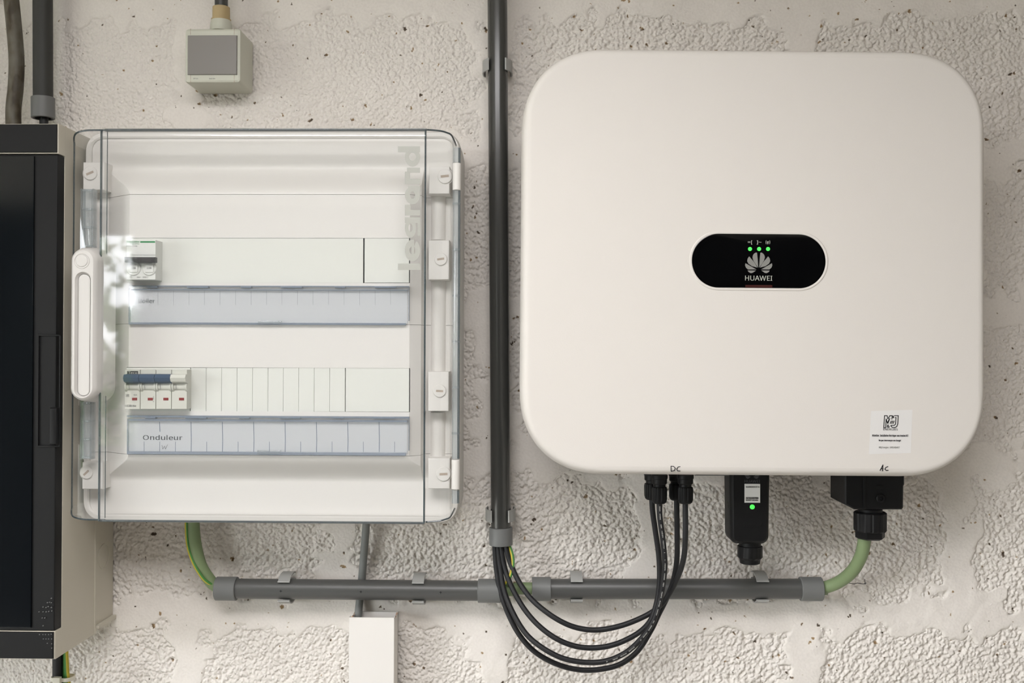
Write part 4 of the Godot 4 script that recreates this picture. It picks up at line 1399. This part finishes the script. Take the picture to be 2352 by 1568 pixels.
# ------------------------------------------------------------------ cables
func run(called: String, label: String, pts: Array, r: float, m: Material, cat := "cable", closer := 8) -> Node3D:
	var n := thing(called, label, cat, pts[0])
	part(n, "jacket", MB.new().tube(smooth_path(pts.map(func(p): return p - n.position), closer), r, 18), m, 50.0)
	return n

func build_cables() -> void:
	var zc := 0.026
	# sage green supply cable: enclosure, both conduits, inverter
	var g := []
	for q in [[444, 1175, 0.030], [444, 1203, 0.030], [448, 1245, 0.031], [459, 1293, 0.031], [478, 1327, 0.029], [500, 1347, 0.027], [540, 1351, zc], [820, 1354, zc], [1150, 1355, zc], [1186, 1351, zc], [1225, 1351, zc], [1550, 1352, zc], [1870, 1352, zc], [1890, 1350, 0.028], [1925, 1337, 0.040], [1956, 1313, 0.058], [1977, 1278, 0.074], [1985, 1244, 0.083], [1987, 1225, 0.085]]:
		g.append(W(q[0], q[1], q[2]))
	run("supply_cable", "sage green cable running through the grey conduits to the inverter", g, 0.0074, M.cable_green)
	# yellow-green earth wire beside it, up into the vertical conduit
	var e := []
	for q in [[429, 1180, 0.034], [428, 1210, 0.034], [431, 1250, 0.034], [440, 1282, 0.036], [455, 1312, 0.038], [475, 1336, 0.036], [500, 1343, 0.031], [560, 1344, 0.033], [820, 1347, 0.033], [1130, 1349, 0.033], [1155, 1345, 0.034], [1170, 1326, 0.037], [1177, 1300, 0.036], [1176, 1275, 0.032], [1168, 1250, 0.028], [1160, 1220, 0.027]]:
		e.append(W(q[0], q[1], q[2]))
	var en := run("earth_wire", "thin yellow and green striped earth wire beside the sage green cable", e, 0.0019, M.wire_yellow, "wire")
	var off: Array = e.map(func(p): return p - en.position + Vector3(0.0009, 0.0004, 0.0006))
	part(en, "green_stripe", MB.new().tube(smooth_path(off, 8), 0.0015, 10), M.wire_green, 50.0, "green half of the wire")
	# grey cable from the enclosure down behind the conduit into the trunking
	var c := []
	for q in [[842, 1170, 0.016], [841, 1203, 0.014], [836, 1270, 0.010], [831, 1330, 0.0078], [826, 1380, 0.0085], [822, 1420, 0.014], [820, 1470, 0.016]]:
		c.append(W(q[0], q[1], q[2]))
	run("grey_cable", "thin grey cable dropping from the enclosure into the white trunking", c, 0.0047, M.cable_grey)
	# DC cables
	var Z := func(zx: float, zy: float, z: float) -> Vector3: return W(1080 + zx * 0.2985, 1100 + zy * 0.2985, z)
	var A := [[190, 520], [200, 680], [232, 860], [290, 1030], [380, 1200], [500, 1330], [660, 1420], [830, 1465], [1000, 1463], [1160, 1420], [1290, 1320], [1390, 1165], [1450, 1040], [1510, 920], [1560, 790], [1590, 620], [1592, 400], [1588, 145]]
	var B := [[213, 520], [230, 680], [262, 860], [330, 1030], [430, 1190], [560, 1300], [720, 1380], [900, 1410], [1060, 1395], [1210, 1325], [1330, 1210], [1410, 1090], [1455, 950], [1485, 800], [1497, 640], [1480, 450], [1460, 300], [1455, 170]]
	var C := [[238, 520], [265, 680], [320, 830], [410, 990], [520, 1120], [660, 1225], [810, 1285], [970, 1297], [1130, 1265], [1290, 1185], [1385, 1090], [1432, 960], [1456, 800], [1452, 600], [1425, 400], [1404, 250], [1398, 140]]
	var E := [[276, 520], [308, 640], [370, 780], [460, 910], [570, 1010], [700, 1095], [830, 1145], [980, 1160], [1150, 1130], [1310, 1070], [1430, 1000], [1520, 900], [1590, 770], [1640, 620], [1655, 450], [1655, 170]]
	var specs := [
		[A, 0.084, 0.060, "black solar cable hanging in the lowest loop under the inverter", 0.0],
		[B, 0.106, 0.082, "black solar cable with white print in the second lowest loop", 0.001],
		[C, 0.084, 0.071, "black solar cable in the second highest loop under the inverter", 0.0012],
		[E, 0.106, 0.066, "black solar cable hanging in the highest loop under the inverter", 0.0],
	]
	for s in specs:
		var pts := []
		var zs := [0.026 + 0.004 * (specs.find(s) % 2)]
		pts.append(Z.call(s[0][0][0] + 6.0, s[0][0][1] - 90.0, 0.026))
		var m: int = s[0].size()
		for k in m:
			var t := float(k) / (m - 1)
			var z := lerpf(0.030, s[2], smoothstep(0.0, 0.35, t))
			z = lerpf(z, s[1], smoothstep(0.7, 0.97, t))
			pts.append(Z.call(s[0][k][0], s[0][k][1], z))
		var tip: Vector3 = pts[-1]
		pts.append(tip + Vector3(0, 0.012, 0))
		var n := run("solar_cable", s[3], pts, 0.00315, M.cable_black, "cable", 7)
		n.set_meta("group", "solar cables looping to the inverter")
		if s[3].contains("white print"):
			var line := smooth_path(pts.map(func(p): return p - n.position), 24)
			var rng := RandomNumberGenerator.new()
			rng.seed = 8
			var marks := []
			for k in range(int(line.size() * 0.47), int(line.size() * 0.93)):
				if k % 11 < 8 and k % 37 < 31:
					var p := line[k] + Vector3(0, 0, 0.00305)
					var tdir := (line[k + 1] - line[k]).normalized()
					var acr := Vector3(-tdir.y, tdir.x, 0).normalized()
					marks.append([p - acr * 0.0006 * rng.randf_range(0.5, 1.0), p + acr * 0.0006 * rng.randf_range(0.5, 1.0)])
			var pr := part(n, "cable_print", ink(marks, 0.0004, 0.0003), M.print_white, 40.0, "tiny white print along the cable")
			pr.set_meta("kind", "stuff")
		# connector: body, thread, ribbed nut
		var base := tip - n.position
		var plug := part(n, "connector_body", MB.new().turned(base + Vector3(0, 0.0195, 0), Vector3(0, 1, 0), [[0, 0.0078], [0.001, 0.0086], [0.006, 0.0088], [0.0065, 0.0094], [0.0105, 0.0094]], 32), M.black_plastic, 30.0)
		part(plug, "thread", MB.new().turned(base + Vector3(0, 0.014, 0), Vector3(0, 1, 0), [[0, 0.0070], [0.0062, 0.0070]], 24), M.black_plastic)
		part(plug, "ribbed_nut", MB.new().turned(base + Vector3(0, 0.0165, 0), Vector3(0, -1, 0), [[0, 0.0072], [0.0006, 0.0084, 1], [0.003, 0.0089, 1], [0.0145, 0.0087, 1], [0.0175, 0.0078], [0.0190, 0.0062]], 60, 12, 0.0006), M.black_plastic, 30.0)
	# cables leaving the black cabinet below
	var n2 := thing("cabinet_feed", "dark cable leaving the underside of the black cabinet", "cable", W(133, 1500, 0.05))
	part(n2, "jacket", MB.new().tube(PackedVector3Array([W(132, 1480, 0.06) - n2.position, W(133, 1640, 0.055) - n2.position]), 0.0058, 16), M.cable_black)
	for k in 3:
		var q := [[145, 1480], [147, 1520], [150, 1560], [152 + 6 * k, 1640]]
		var pts := []
		for p in q:
			pts.append(W(p[0] + 3.5 * k, p[1], 0.055 + 0.002 * k))
		var wn := run("earth_lead", "yellow and green earth lead bundled beside the dark cabinet feed cable", pts, 0.0021, M.wire_yellow, "wire", 5)
		wn.set_meta("group", "earth leads under the black cabinet")
		part(wn, "green_stripe", MB.new().tube(smooth_path(pts.map(func(p): return p - wn.position + Vector3(-0.001, 0, 0.0007)), 5), 0.0016, 10), M.wire_green, 50.0)
	var tie := thing("cable_tie", "pale cable tie around the cables under the black cabinet", "cable tie", W(140, 1552, 0.056))
	var ring := MB.new()
	var rr := []
	for s in [[0.0, 0.0], [0.0, -0.0045], [0.0012, -0.0045], [0.0012, 0.0]]:
		var rg := PackedVector3Array()
		for p in rrect(-0.0095 - s[0], -0.0075 - s[0], 0.0145 + s[0], 0.009 + s[0], 0.0065 + s[0], 6):
			rg.append(Vector3(p.x, s[1], -p.y))
		rr.append(rg)
	ring.loft(rr, true, true)
	fix(ring, Vector3.ZERO)
	part(tie, "band", ring, M.tie_white, 30.0)
	part(tie, "head", MB.new().box(Vector3(-0.0045, -0.0065, 0.0075), Vector3(0.0045, 0.002, 0.0125), 0.001), M.tie_white)
